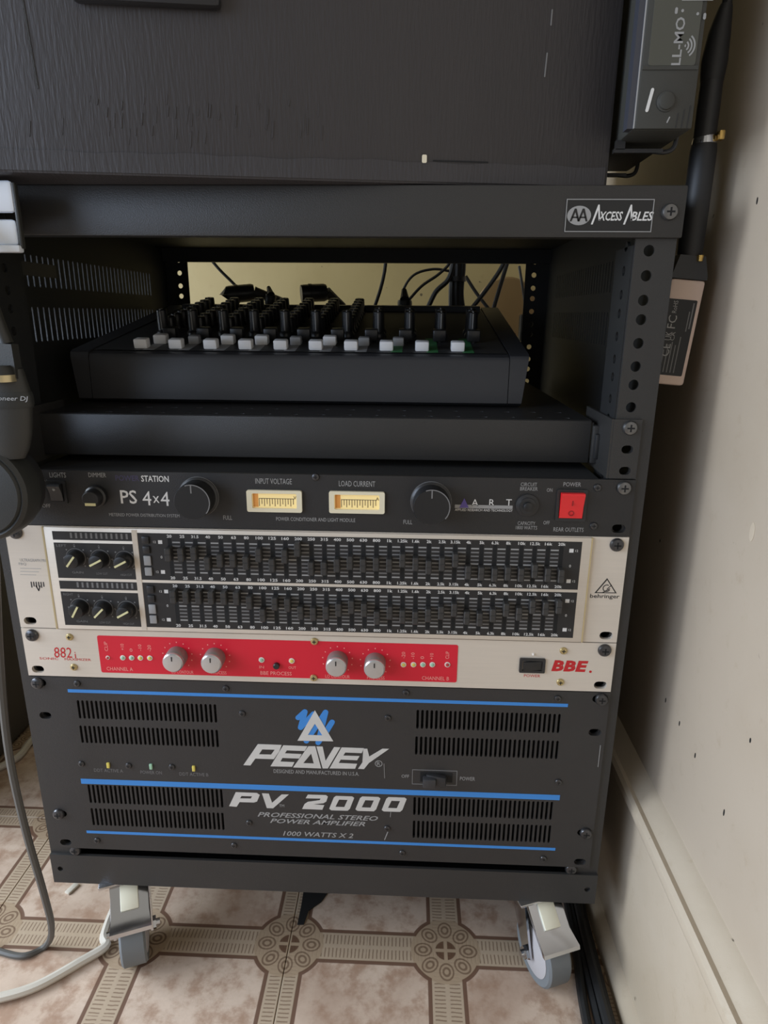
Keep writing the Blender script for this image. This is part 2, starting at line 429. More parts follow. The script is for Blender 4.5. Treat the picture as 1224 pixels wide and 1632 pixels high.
allz = hz + [z for k in range(-1, 8) for z in U0(k)]
for s in (-1, 1):
    g = flat([rect(*(sorted((s*223, s*XO))), ZB, ZT-2)] + [ell(s*232.5, z, 3.7, n=14) for z in allz], 2, 2)
    fr = part('front_rail', g, 'rack_black', rack)
    # inner flange of the rail with its own holes, turned back into the rack
    g = flat([rect(2, 40, -44, 472)]+[ell(17, z+4, 3.4, n=12) for z in allz], 0, 1.8)
    g.v = [(s*223+ (v[1]+.9), v[0], v[2]) for v in g.v]; g.f = [tuple(reversed(f)) for f in g.f]
    part('rail_flange', g, 'rack_inner_shade', fr)
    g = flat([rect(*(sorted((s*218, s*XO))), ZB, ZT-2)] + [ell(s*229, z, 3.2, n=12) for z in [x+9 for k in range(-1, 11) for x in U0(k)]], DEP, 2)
    part('rear_rail', g, 'rack_inner_shade', rack)
g = rbox(-XO-2, XO+2, -3.5, 8, 476, ZT, 1.2); part('top_bar', g, 'rack_black', rack)
tb = rack.children[-1]
g = flat([rect(-XO, XO, ZB, -53)]+[ell(s*242, -69, 2.6, n=12) for s in (-1,1)], 0, 2.6); part('bottom_bar', g, 'rack_black', rack)
part('bottom_ledge', box(-XO, XO, 0, 30, ZB, ZB+2), 'rack_black', rack)
part('rear_top_bar', box(-XO, XO, DEP-10, DEP, 489, ZT-2), 'rack_inner_shade', rack)
part('rear_bottom_bar', box(-XO, XO, DEP-10, DEP, ZB, -53), 'rack_black', rack)
screws(rack, [(1067,338)], S_STEEL, -3.5)
for s in (-1, 1): part('rail_bolt', S_RACK, None, rack, at=(s*226, 0, -48.5))
# badge on the top bar
bx0, bz0 = fp(899, 370, -3.5); bx1, bz1 = fp(1043, 319, -3.5); bz0, bz1 = 479.5, 499.5
badge = part('badge', box(bx0, bx1, -4, -3.5, bz0, bz1), 'label_black', rack, label='black badge with silver lettering')
part('badge_outline', flat([rect(bx0, bx1, bz0, bz1), rect(bx0+.5, bx1-.5, bz0+.5, bz1-.5)], -4, .15), 'ink_grey', badge)
bw = bx1-bx0; bcz = (bz0+bz1)/2
part('emblem', flat([ell(bx0+8.8, bcz, 7.8, 5.9, 28)], -4, .15), 'ink_grey', badge)
g = G()
for dx in (-2.6, 2.6):
    cx = bx0+8.8+dx
    g.merge(flat([[(cx-3.4,bcz-3.6),(cx-.6,bcz+4.2),(cx+.6,bcz+4.2),(cx+3.2,bcz-3.6),(cx+1.9,bcz-3.6),(cx,bcz+2),(cx-2.1,bcz-3.6)]], -4.15, .1))
    g.merge(flat([rect(cx-1.9, cx+1.8, bcz-1.6, bcz-.7)], -4.15, .1))
part('emblem_mark', g, 'label_black', badge)
g = G()
for x0, s, ww in ((bx0+21.6, 'XCESS', 15.6), (bx0+42.6, 'BLES', 14.6)):
    g.merge(text(s, x0+ww/2, bcz-.3, 5.6, ww, -4, shear=.25, bold=.02))
    g.merge(flat([[(x0-4.6,bcz-5.4),(x0-3.4,bcz-5.4),(x0-.6,bcz+3.4),(x0+.2,bcz-3.1),(x0+1.2,bcz-3.1),(x0,bcz+6.6),(x0-.9,bcz+6.6)]], -4, .12))
part('lettering', g, 'ink_white', badge)
# casters
def caster(cx, cy, ang):
    R = 31.0
    m = Matrix.Translation((cx, cy, 0)) @ Matrix.Rotation(ang, 4, 'Z')
    wy = -24                                             # wheel trails towards the front
    fork = G()
    fork.merge(rbox(-26, 26, -22, 26, ZB-3, ZB, 1))
    fork.merge(lathe([(17,0),(17,4),(13,7)], 24, 'z').mv(0, 0, ZB-3-7).xf(Matrix.Identity(4)))
    for s in (-1, 1):
        prof = [(s*15.5, 14, ZB-9), (s*15.5, -14, ZB-9), (s*15.5, wy-7, FLOOR+R-2), (s*15.5, wy, FLOOR+R-9), (s*15.5, wy+8, FLOOR+R-3)]
        v = prof+[(p[0]+s*2.2, p[1], p[2]) for p in prof]; n = 5
        f = [(0,1,2,3,4),(9,8,7,6,5)]+[(i,i+5,(i+1)%5+5,(i+1)%5) for i in range(5)]
        fork.add(v, f if s < 0 else [tuple(reversed(q)) for q in f])
    fork.merge(box(-17, 17, -14, 14, ZB-10, ZB-8))
    c = part('caster', fork.xf(m), 'chrome', rack)
    w = lathe([(R-9,-10.5),(R-2,-11.5),(R,-9.5),(R,9.5),(R-2,11.5),(R-9,10.5)], 40, 'x').mv(0, wy, FLOOR+R)
    wo = part('wheel', w.xf(m), 'wheel_grey', c, label='grey rubber wheel')
    hub = lathe([(8,-13.5),(20,-12),(23,-11.2),(23,11.2),(20,12),(8,13.5)], 32, 'x').mv(0, wy, FLOOR+R)
    part('wheel_core', hub.xf(m), 'wheel_core', c)
    ax = lathe([(3.2,-24),(3.2,24)], 12, 'x'); ax.merge(lathe([(6.2,-20.5),(6.2,-17.8)], 6, 'x')); ax.merge(lathe([(6.2,17.8),(6.2,20.5)], 6, 'x'))
    part('axle_bolt', ax.mv(0, wy, FLOOR+R).xf(m), 'chrome', c)
    # brake pedal: plate sloping down to the front, with a kicked out toe
    prof = [(-8, ZB-6), (-16, ZB-4), (-37, ZB-22), (-52, ZB-27), (-53, ZB-30.5), (-50, ZB-30.5), (-36, ZB-25.5), (-13, ZB-8)]
    g = G(); v = []
    for k, s in enumerate((-1, 1)):
        for i, (y, z) in enumerate(prof): v.append((s*(18 if 2 < i < 6 else 16.5), y, z))
    n = len(prof); g.add(v, [tuple(range(n)), tuple(range(2*n-1, n-1, -1))]+[(i, i+n, (i+1)%n+n, (i+1)%n) for i in range(n)])
    part('brake_pedal', g.xf(m), 'chrome', c, label='chrome brake pedal')
    t = rbox(-8, 8, -1.5, 1.5, -11, 11, 1).xf(Matrix.Translation((0, -27.5, ZB-12.5)) @ Matrix.Rotation(math.radians(-49), 4, 'X'))
    part('brake_tab', t.xf(m), 'tab_white', c, label='white brake release tab')
caster(-190, 22, math.radians(22)); caster(200, 21, math.radians(20))
caster(-183, 375, math.radians(190)); caster(198, 375, math.radians(150))

# ------------------------------------------------------------------ sliding shelf
YL = 30.0
shelf = thing('rack_shelf', 'black perforated sliding shelf carrying the mixer', 'shelf', (0, 150, 7*U))
sx0 = fp(60, 690, YL)[0]; sx1 = fp(941, 700, YL)[0]
lz0, lz1 = 316.0, 347.5
holes = [slot(x, y, 6, 3.4, 3) for y in (42, 72, 330, 350) for x in [-190+k*21.5 for k in range(19)]]
g = flat([rect(sx0, sx1, YL+2, 365)]+holes, 0, 1.6); g.v = [(v[0], v[2], lz1+v[1]+1.6) for v in g.v]; g.f = [tuple(reversed(f)) for f in g.f]
part('tray', g, 'panel_black', shelf)
part('front_lip', rbox(sx0, sx1, YL, YL+1.8, lz0, lz1+1.4, .8), 'rack_black', shelf)
for s, xx in ((-1, sx0), (1, sx1)):
    g = box(*sorted((xx+s*.5, xx+s*1.8)), YL+1, 365, lz0+4, lz1); part('tray_side', g, 'panel_black', shelf)
    g = box(*sorted((xx+s*2.2, s*222)), YL+4, 370, lz0+10, lz1-4); part('slide', g, 'steel' if False else 'plastic_black', shelf)
    x0, x1 = sorted((s*221, s*241))
    ear = flat([rect(x0, x1, 7*U+.6, 8*U-.4)]+[slot(s*232.5, z, 8.5, 6) for z in U0(7)], 0, 2.4)
    e = part('mounting_ear', ear, 'rack_black', shelf)
    part('ear_flange', box(*sorted((s*219.5, s*221.5)), -2, 70, 7*U+.6, 8*U-.4), 'rack_black', shelf)
    part('screw', S_STEEL, None, shelf, at=(s*232.5, -2.4, U0(7)[2]))
    # slide latch beside the lip
    lx = s*(abs(xx)+4.2) if False else xx+s*4.6
    part('slide_latch', rbox(lx-2.2, lx+2.2, YL-6, YL+8, lz0+4, lz1-8, 1.2), 'plastic_black', shelf)
    part('latch_clip', rbox(lx-3.6, lx+3.6, YL-2, YL+8, lz0, lz1-2, 1.0), 'rack_black', shelf)

# ------------------------------------------------------------------ front panel units
def unit(name, label, cat, k0, nU, m, depth=300, extra=[], t=3.0, dark=True):
    th = thing(name, label, cat, (0, depth/2, k0*U))
    z0, z1 = k0*U+.4, (k0+nU)*U-.4
    face = flat([rect(-241.3, 241.3, z0, z1)]+rackslots(k0, nU)+extra, 0, t)
    part('front_panel', face, m, th)
    part('chassis', box(-216, 216, 2.5, depth, z0+1, z1-1), 'dark_void', th)
    return th
def P2(pts, y=-3.0): return [fp(a, b, y) for a, b in pts]

# ---------- power amplifier (4 units)
def slot_group(xa, ya0, ya1, xb, yb0, yb1, n=31):
    L = []
    for k in range(n):
        t = k/(n-1)
        x0, z0 = fp(xa+(xb-xa)*t, ya0+(yb0-ya0)*t); x1, z1 = fp(xa+(xb-xa)*t+0, ya1+(yb1-ya1)*t)
        L.append((x0, z1, z0))
    zl = sum(l[1] for l in L)/n; zh = sum(l[2] for l in L)/n
    xs, xe = L[0][0], L[-1][0]
    return [slot(xs+(xe-xs)*k/(n-1), (zl+zh)/2, 2.1, zh-zl, 3) for k in range(n)]
vents = []
for a in ((124,1117,1146,342,1121,1151),(128,1156,1185,345,1163,1190),(141,1251,1281,352,1257,1286),(146,1289,1317,354,1294,1321)): vents += slot_group(*a)
for a in ((666,1131,1161,892,1138,1169),(664,1174,1203,889,1180,1210),(661,1272,1300,880,1276,1306),(660,1309,1336,877,1314,1343)): vents += slot_group(*a)
amp = unit('power_amplifier', 'black stereo power amplifier with blue stripes and vent slots at rack bottom', 'amplifier', -1, 4, 'amp_black', 380, vents)
def hstripe(p0, p1, w):
    x0, z0 = fp(*p0); x1, z1 = fp(*p1); z = (z0+z1)/2; return flat([rect(x0, x1, z-w/2, z+w/2)], -3, .15)
for a, b, w in (((108,1100),(905,1125),3.0),((129,1244),(892,1272),5.2),((138,1325),(885,1354),2.8)): part('blue_stripe', hstripe(a, b, w), 'blue', amp)
Z5 = lambda pts: P2([(360+x/3.825, 1110+y/3.825) for x, y in pts])
let = G()
def L5(*loops): let.merge(flat([Z5(l) for l in loops], -3, .15))
L5([(195,290),(340,295),(325,335),(292,382),(180,378),(150,420),(107,418)], [(222,322),(298,324),(276,354),(202,352)])
L5([(350,297),(497,303),(480,332),(372,328),(360,346),(462,351),(447,378),(345,374),(333,396),(418,400),(404,428),(272,425)])
L5([(503,303),(545,303),(581,438),(410,432)], [(520,348),(536,408),(472,406)])
L5([(552,304),(590,305),(608,392),(660,308),(698,310),(622,438),(590,438)])
L5([(706,310),(842,315),(828,345),(728,341),(716,360),(815,363),(800,388),(700,384),(688,405),(800,410),(788,440),(632,438)])
L5([(838,318),(862,318),(874,366),(955,318),(995,319),(872,405),(842,442),(806,440),(832,402)])
part('lettering', let, 'peavey_silver', amp); let = G()
L5([(60,583),(190,588),(207,600),(190,640),(170,646),(84,643),(66,672),(20,668)], [(96,606),(160,608),(152,622),(86,621)])
L5([(220,590),(262,592),(282,648),(340,597),(384,597),(288,681),(250,680)])
L5([(500,598),(610,601),(622,610),(612,640),(595,650),(530,657),(600,662),(588,690),(465,685),(480,655),(500,642),(572,632),(578,622),(487,620)])
for k in range(3):
    d = 160*k; e = 3.5*k
    L5([(672+d,606+e),(770+d,609+e),(782+d,618+e),(756+d,684+e),(742+d,696+e),(642+d,693+e),(630+d,684+e),(658+d,616+e)], [(690+d,628+e),(742+d,630+e),(722+d,674+e),(668+d,672+e)])
part('lettering', let, 'peavey_silver', amp)
part('emblem', flat([Z5([(543,83),(655,272),(437,268)]), Z5([(543,165),(588,236),(500,233)])], -3.15, .2), 'peavey_silver', amp)
g = G()
zz = [(440,130),(482,92),(455,190),(535,105),(490,272),(608,95),(562,282),(648,155),(600,235)]
for i_, (a, b) in enumerate(zip(zz[:-1], zz[1:])):
    A, B = Z5([a, b]); g.merge(flat([stroke(A, B, 4.6)], -3, .04+.012*i_))
part('emblem_brush', g, 'blue', amp)
x, z = fp(603.5, 1217)
for q in (ptext('DESIGNED AND MANUFACTURED IN U.S.A.', 504, 1231, w=136, h=7), ptext('R', 603.5, 1217, h=7).merge(flat([ell(x, z, 3.2, n=20), ell(x, z, 2.7, n=20)], -3, .12)),
          ptext('PROFESSIONAL STEREO', 506, 1301, w=192, h=9, shear=.35, bold=.015), ptext('POWER AMPLIFIER', 506, 1310.5, w=152, h=8.5, shear=.35, bold=.015), ptext('1000 WATTS X 2', 507, 1330, w=112, h=9, shear=.25, bold=.01),
          ptext('OFF', 646, 1237, w=12, h=6), ptext('POWER', 745, 1241, w=24, h=7), ptext('TM', 449, 1284, w=8, h=5)): part('fine_print', q, 'ink_grey', amp)
for s, px, py in (('DDT ACTIVE A', 173, 1228), ('POWER ON', 241, 1231), ('DDT ACTIVE B', 309, 1234)): part('indicator_print', ptext(s, px, py, w=46 if 'D' == s[0] else 34, h=6), 'ink_dim', amp)
for px, py, m in ((173,1219,'led_yellow'),(241,1221,'led_green'),(309,1224,'led_yellow')):
    x, z = fp(px, py); part('indicator_light', rbox(-1.3,1.3,-1.5,.3,-2.6,2.6,.4), m, amp, at=(x,-3,z))
screws(amp, [(123,1089),(360,1097),(647,1104),(889,1113),(386,1137),(618,1144),(130,1217),(205,1220),(274,1222),(890,1246),(397,1311),(617,1320),(155,1339),(373,1347),(641,1359),(866,1368)], S_SMALL)
for s in (-1, 1):
    for z in (2*U+38.1, -U+38.1): part('rack_screw', S_RACK, None, amp, at=(s*(234.5), -3, z))
x0, z1 = fp(657, 1226); x1, z0 = fp(728, 1252)
pw = part('power_switch', flat([rect(x0,x1,z0,z1), rect(x0+.6,x1-.6,z0+.6,z1-.6)], -3, .25), 'ink_dim', amp)
part('switch_bed', box(x0+7, x1-4, -3.3, -3, z0+3, z1-2.5), 'dark_void', pw)
g = rbox(-8.5, 8.5, -5, 0, -4.6, 4.6, .8).xf(Matrix.Rotation(math.radians(-14), 4, 'Z')); part('switch_rocker', g, 'plastic_black', pw, at=((x0+x1)/2+2, -3.2, (z0+z1)/2))
part('switch_thumb', rbox(-5.5, 5.5, -6, 0, -4.4, 4.4, 1), 'mixer_grey', pw, at=(fp(684,1240)[0], -4.4, fp(684,1241)[1]))

# ---------- sonic maximizer (1 unit)
bbe = unit('sonic_maximizer', 'silver audio processor with red centre panel and small round knobs', 'audio processor', 3, 1, 'silver', 220)
rx0 = fp(158, 1040)[0]; rx1 = fp(729, 1055)[0]; rz0, rz1 = 138.6, 172.6
def rrect(x0, x1, z0, z1, r=1.5, n=4):
    p = []
    for cx, cz, a in ((x1-r,z0+r,-90),(x1-r,z1-r,0),(x0+r,z1-r,90),(x0+r,z0+r,180)):
        for k in range(n+1): t = math.radians(a+90*k/n); p.append((cx+r*math.cos(t), cz+r*math.sin(t)))
    return p
redp = part('red_panel', flat([rrect(rx0, rx1, rz0, rz1)], -3, .3), 'red', bbe, label='glossy red panel')
screws(bbe, [(111,1015),(118,1063),(898,1037),(893,1087)], S_GOLD); screws(bbe, [(501,1022),(500,1080)], S_GOLD, -3.3)
for s in (-1, 1): part('rack_screw', S_RACK, None, bbe, at=(s*232.5, -3, U0(3)[2]))
def small_knob(parent, px, py, r=8.6, h=13):
    x, z = fp(px, py, -3.3)
    k = part('knob', lathe([(r,0),(r,h*.75),(r*.97,h*.78)], 28), 'knob_side', parent, at=(x,-3.3,z))
    part('knob_cap', lathe([(r*.97,h*.78),(r*.97,h*.9),(r*.86,h),(r*.4,h*1.03)], 28), 'knob_silver', k, at=(x,-3.3,z))
    part('knob_pointer', box(-.5,.5,-h-.5,-h+.3,r*.25,r*.7), 'plastic_black', k, at=(x,-3.3,z))
    g = G()
    for i in range(11):
        a = math.radians(225-27*i); g.merge(flat([ell(x+12.2*math.cos(a), z+12.2*math.sin(a), .55, n=6)], -3.3, .1))
    part('knob_scale', g, 'ink_red_light', parent)
KB = [(283,1045),(343,1047),(538,1052),(598,1055)]
for p in KB: small_knob(bbe, *p)
def led(parent, px, py, m, y=-3.3, r=2.4):
    x, z = fp(px, py, y)
    h = part('indicator_light', lathe([(r,0),(r,.5),(r*.7,.6)], 16), 'led_rim', parent, at=(x,y,z)); part('lens', lathe([(r*.66,.4),(r*.6,1.2),(r*.3,1.6)], 14), m, h, at=(x,y,z))
for px, m in ((172,'led_red'),(196,'led_green'),(210,'led_green'),(224,'led_yellow'),(239,'led_yellow')): led(bbe, px, 1048+(px-196)*.01, m, r=1.7 if px==172 else 2.3)
for px, m in ((643,'led_yellow'),(659,'led_yellow'),(674,'led_green'),(689,'led_green'),(713,'led_red')): led(bbe, px, 1059, m, r=2.3)
led(bbe, 417, 1051.5, 'led_green'); led(bbe, 465, 1053, 'led_yellow')
x, z = fp(441, 1060, -3.3); part('push_button', lathe([(2.6,0),(2.6,2.6),(2,3.2)], 16), 'plastic_black', bbe, at=(x,-3.3,z))
g = G()
for s, px, py, w, h, rot in (('CLIP',169,1030,18,6,1),('+10',195,1031,12,6,1),('0',209,1036,6,5,1),('-10',223,1032,12,6,1),('-20',238,1033,12,6,1),('CHANNEL A',191,1066,46,7,0),
        ('LO CONTOUR',291,1071,38,6,0),('PROCESS',349,1072,26,6,0),('IN',417,1063,8,5,0),('OUT',466,1064,13,5,0),('BBE PROCESS',440,1073,54,7,0),
        ('-20',643,1044,12,6,1),('-10',658,1045,12,6,1),('0',673,1048,5,6,1),('+10',688,1046,12,6,1),('CLIP',713,1044,14,6,1),('CHANNEL B',694,1081,46,7,0),('LO CONTOUR',538,1078,42,6,0),('PROCESS',599,1080,30,6,0)):
    x, z = fp(px, py, -3.3); k = .48
    part('lettering', text(s, x, z, h*k, w*k, -3.3, rot=math.pi/2 if rot else 0), 'ink_red_light', bbe)
x, z = fp(941, 1070.5)
for q in (ptext('882', 100, 1040, w=28, h=18, shear=.1).merge(ptext('i', 120, 1044, h=11)), ptext('SONIC', 78, 1049.5, w=30, h=4), ptext('MAXIMIZER', 124, 1051, w=42, h=4), ptext('POWER', 848, 1077, w=26, h=5),
          ptext('BBE', 908, 1061.5, w=58, h=20, shear=.18, bold=.05, space=1.08).merge(flat([ell(x, z, 1.1, n=10)], -3, .12))): part('red_lettering', q, 'red_ink', bbe)
x, z = fp(848, 1060)
sw = part('power_switch', flat([rrect(x-10.3,x+10.3,z-6.4,z+6.4,1), rect(x-8,x+8,z-4.4,z+4.4)], -3, 1.6), 'plastic_black', bbe, label='black power rocker')
part('switch_rocker', rbox(-7.6,7.6,-2.4,0,-4,4,.6).xf(Matrix.Rotation(math.radians(10),4,'Z')), 'knob_black', sw, at=(x,-3,z))
led(bbe, 850, 1042.5, 'led_rim', -3, 1.2)

# ---------- graphic equalizer (2 units)
eq = unit('graphic_equalizer', 'silver framed two-channel graphic equalizer with rows of black sliders', 'equalizer', 4, 2, 'silver', 200)
ex0 = fp(79, 918, -5)[0]; ex1 = fp(936, 935, -5)[0]; ez0, ez1 = 4*U+.8, 6*U-.8
YF = -5.0
cp = part('centre_panel', rbox(ex0, ex1, YF, -2.9, ez0, ez1, .7), 'silver', eq)
part('panel_edge', box(ex0-.9, ex0+.5, YF-.2, -3, ez0, ez1), 'silver_edge', eq); part('panel_edge', box(ex1-.3, ex1+.6, YF-.2, -3, ez0, ez1), 'silver_edge', eq)
Lx0 = fp(93, 918, YF)[0]; Lx1 = fp(217, 921, YF)[0]; Rx0 = fp(226, 921, YF)[0]; Rx1 = fp(921, 935, YF)[0]
mid = 222.4; gap = 1.2
zrow = [(mid+gap, ez1-3.2), (ez0+3.8, mid-gap)]
for z0, z1 in zrow:
    part('display_field', flat([rect(Rx0, Rx1, z0, z1)], YF, .12), 'display_black', eq)
    h = z1-z0
    part('display_field', flat([rect(Lx0, Lx1, z0+h*.0, z0+h*.76)], YF, .12), 'display_black', eq)
    part('meter_strip', flat([rect(Lx0, Lx1, z0+h*.82, z1)], YF, .12), 'display_black', eq)
    g = G()
    for k in range(12): g.merge(flat([rect(Lx0+14+k*4, Lx0+15.6+k*4, z0+h*.86, z1-1)], YF-.12, .08))
    part('meter_marks', g, 'ink_dim', eq)
KN = [[(121,889),(160,891),(199,893)],[(128,968),(165,970),(203,972)]]
PA = [[52,28,28],[60,45,30]]
for ri in range(2):
    for ki, (px, py) in enumerate(KN[ri]):
        x, z = fp(px, py, YF)
        k = part('knob', lathe([(6.6,0),(6.2,7),(5.6,8.4),(4,8.8)], 22), 'knob_black', eq, at=(x,YF,z))
        part('knob_pointer', box(-5.2,5.2,-9.4,-8.2,-.75,.75).xf(Matrix.Rotation(-math.radians(PA[ri][ki]),4,'Y')), 'pointer', k, at=(x,YF,z))
        g = flat([ring_arc(x,z,7.6,8.0,math.radians(-45),math.radians(225))], YF-.12, .08)
        for i in range(7):
            a = math.radians(225-45*i); g.merge(flat([ell(x+9.5*math.cos(a), z+9.5*math.sin(a), .7, n=6)], YF-.12, .08))
        g.merge(text(('GAIN','LOW CUT','HIGH CUT')[ki], x, z-12.2, 1.8, 9, YF-.12)); g.merge(text('0', x, z+10.6, 2.2, None, YF-.12))
        part('knob_scale', g, 'ink_dim', eq)
    z0, z1 = zrow[ri]; g = text('LEFT' if ri == 0 else 'RIGHT', Lx0+6, z0+(z1-z0)*.70, 2, 8, YF-.12); part('lettering', g, 'ink_dim', eq)
FREQ = '20 25 31.5 40 50 63 80 100 125 160 200 250 315 400 500 630 800 1k 1.25k 1.6k 2k 2.5k 3.15k 4k 5k 6.3k 8k 10k 12.5k 16k 20k'.split()
UX = [260+a/4.08 for a in (50,135,220,305,392,475,560,643,728,812,893)] + [480+a/2.354 for a in (43,93,140,190,238,285,333,380,430,477,525,575,625,675,722,772,822,872,920,968)]
UY = [883,883,881,897,892,892,896,884,900,886,875,905,905,900,896,900,898,900,892,898,903,898,892,911,913,915,913,915,909,915,917]
LX = [260+a/4.08 for a in (80,160,240,322,405,488,570,655,735,820,900)] + [480+a/2.354 for a in (50,97,143,190,237,285,330,378,425,473,520,568,617,665,713,763,810,860,908,960)]
LY = [941,944,950,943,945,946,959,979,961,963,975,977,975,970.6,966,970.6,983,975,981,983,979,975,970.6,983,985.5,979,970.6,977,966,968.5,966]
slider_me = mesh_of('slider_cap', rbox(-2.3,2.3,-7.5,0,-5.4,5.4,.7,1).merge(box(-2.0,2.0,-7.9,-7.3,-.4,.4), 0), 'slider_grey', (0,0,0), False)
ink = [G(), G(), G()]; slots_ = G(); bars = [G(), G()]; lines2 = [G(), G()]
for ri, (XS, YS) in enumerate(((UX,UY),(LX,LY))):
    z0, z1 = zrow[ri]; zt, zb = z1-7.2, z0+7.0
    xa = fp(XS[0], YS[0], YF)[0]; xb = fp(XS[-1], YS[-1], YF)[0]; st = (xb-xa)/30
    for i in range(31):
        x = xa+st*i; _, z = fp(XS[i], YS[i], YF-4)
        z = max(zb+3, min(zt-2, z))
        slots_.merge(flat([rect(x-1.5, x+1.5, zb-3, zt+3)], YF-.12, .06))
        if i < 30:
            for k in range(9):
                zz_ = zb+(zt-zb)*k/8
                (lines2 if k in (0, 8, 4) else bars)[ri].merge(flat([rect(x+st*.2+.0, x+st*.8, zz_-.55, zz_+.55)], YF-.12, .06))
        part('slider_cap', slider_me, None, eq, at=(x, YF, z))
        wd_ = min(st*.86, 1.9*len(FREQ[i].replace('.', '')))
        ink[ri].merge(text(FREQ[i], x, z1-2.2, 2.4, wd_, YF-.12, bold=.02)); ink[ri+1].merge(text(FREQ[i], x, z0+2.2, 2.4, wd_, YF-.12, bold=.02))
    for dx in (-7.5, st*30+7.5):
        for z, s in ((zt, '+'), ((zt+zb)/2, '0'), (zb, '-')):
            if s == '0': ink[ri].merge(text('0', xa+dx, z, 2.2, None, YF-.12))
            else:
                ink[ri].merge(flat([rect(xa+dx-1.6, xa+dx+1.6, z-1.5, z+1.5)], YF-.12, .06)); ink[ri].merge(text('12', xa+dx+(4 if dx > 0 else -4.4), z, 1.8, None, YF-.12))
for q in ink: part('frequency_print', q, 'ink_white', eq)
part('slider_slots', slots_, 'dark_void', eq) 
for ri in range(2):
    part('scale_print', bars[ri], 'ink_dim', eq); part('scale_print', lines2[ri], 'ink_grey', eq)
for ri in range(2):
    z0, z1 = zrow[ri]; x = fp(236, 925, YF)[0]; b = G(); zc = (z0+z1)/2
    for k, (dz, hh) in enumerate(((14,6),(6,6),(-3,8),(-12,7))):
        bt = part('push_button', rbox(-2.8,2.8,-1.6,0,-hh/2,hh/2,.5), ('plastic_black','plastic_black','grey_print','grey_print')[k], eq, at=(x+1.5, YF-.1, zc+dz))
# dividing bars between sections
part('divider', flat([rect(fp(217.5,921,YF)[0], fp(225.5,921,YF)[0], ez0+1, ez1-1)], YF, .25), 'silver', eq)
for s in (-1, 1): part('rack_screw', S_RACK, None, eq, at=(s*232.5, -3, 6*U-6.35))
# maker's mark on the right ear
Z7 = lambda pts: P2([(480+x/2.354, 720+y/2.354) for x, y in pts])
g = flat([Z7([(1100,530),(1148,474),(1184,531)]), Z7([(1108,527),(1148,481),(1177,528)])], -3, .12)
cx, cz = Z7([(1146,512)])[0]
g.merge(flat([ring_arc(cx, cz, 2.4, 3.1, math.radians(60), math.radians(330), 14)], -3, .12)); g.merge(flat([stroke((cx-2.6,cz-3.6),(cx+2.4,cz-.4),.7)], -3, .12)); g.merge(flat([stroke((cx+.4,cz-.6),(cx+3.4,cz+2.6),.6)], -3, .12))
part('lettering', ptext('behringer', 480+1139/2.354, 720+544/2.354, w=47, h=9, bold=.01), 'ink_black', eq)
part('logo_triangle', g, 'ink_black', eq)
part('lettering', ptext('ULTRAGRAPH PRO', 54, 893, w=44, h=5), 'ink_grey', eq); g = G(); g.merge(ptext('FBQ', 36, 899, w=12, h=5))
for k in range(3):
    x, z = fp(48, 906+k*5); g.merge(flat([rect(x-8, x+9-k*2, z-.18, z+.18)], -3, .1))
part('fine_print', g, 'ink_grey', eq)
x, z = fp(60, 932); g = G()
for k in range(6): g.merge(flat([stroke((x-5+k*2, z+2.2), (x-5+k*2, z-2.2+(k%2)), .9)], -3, .12))
g.merge(flat([stroke((x-1.5,z-1),(x+.2,z-5),.9)], -3, .12)); g.merge(flat([stroke((x+1.8,z-1),(x+.2,z-5),.9)], -3, .12))
part('side_mark', g, 'ink_black', eq)

# ---------- power conditioner (1 unit)
ps = unit('power_conditioner', 'black power conditioner with two lit meters and red power rocker', 'power conditioner', 6, 1, 'panel_black', 220)
for s in (-1, 1): part('rack_screw', S_STEEL, None, ps, at=(s*233, -3, U0(6)[2]))
screws(ps, [(952,777),(946,838),(503,760)], S_SMALL)
g = G()
for s, px, py, w, h in (('LIGHTS',92,757,26,8),('ON',70,767,10,6),('OFF',74,806,13,6),('DIMMER',155,757,28,7),('FULL',363,825,14,7),('FULL',650,832,14,7),('INPUT VOLTAGE',436,767,58,9),('LOAD CURRENT',569,771,58,9),
      ('METERED POWER DISTRIBUTION SYSTEM',230,821,112,5),('POWER CONDITIONER AND LIGHT MODULE',503,828,126,6),('CIRCUIT',843,772,26,6),('BREAKER',843,779,28,6),('CAPACITY',839,834,28,6),('1800 WATTS',839,841,34,6),
      ('ON',876,781,9,6),('OFF',871,833,10,6),('POWER',912,772,28,7),('REAR OUTLETS',906,844,48,7)): part('fine_print', ptext(s, px, py, w=w, h=h), 'ink_grey', ps)
part('lettering', ptext('STATION', 247, 763, w=44, h=10, bold=.015), 'ink_white', ps)
g = G(); g.merge(ptext('PS', 205, 792, w=26, h=22, bold=.01)); g.merge(ptext('4', 234, 794, w=14, h=23)); g.merge(ptext('4', 263, 795, w=14, h=23)); g.merge(ptext('x', 249, 796, w=10, h=11))
part('lettering', g, 'ink_white', ps)
part('lettering', ptext('POWER', 203, 762, w=38, h=9, bold=.015), 'purple_dim', ps)
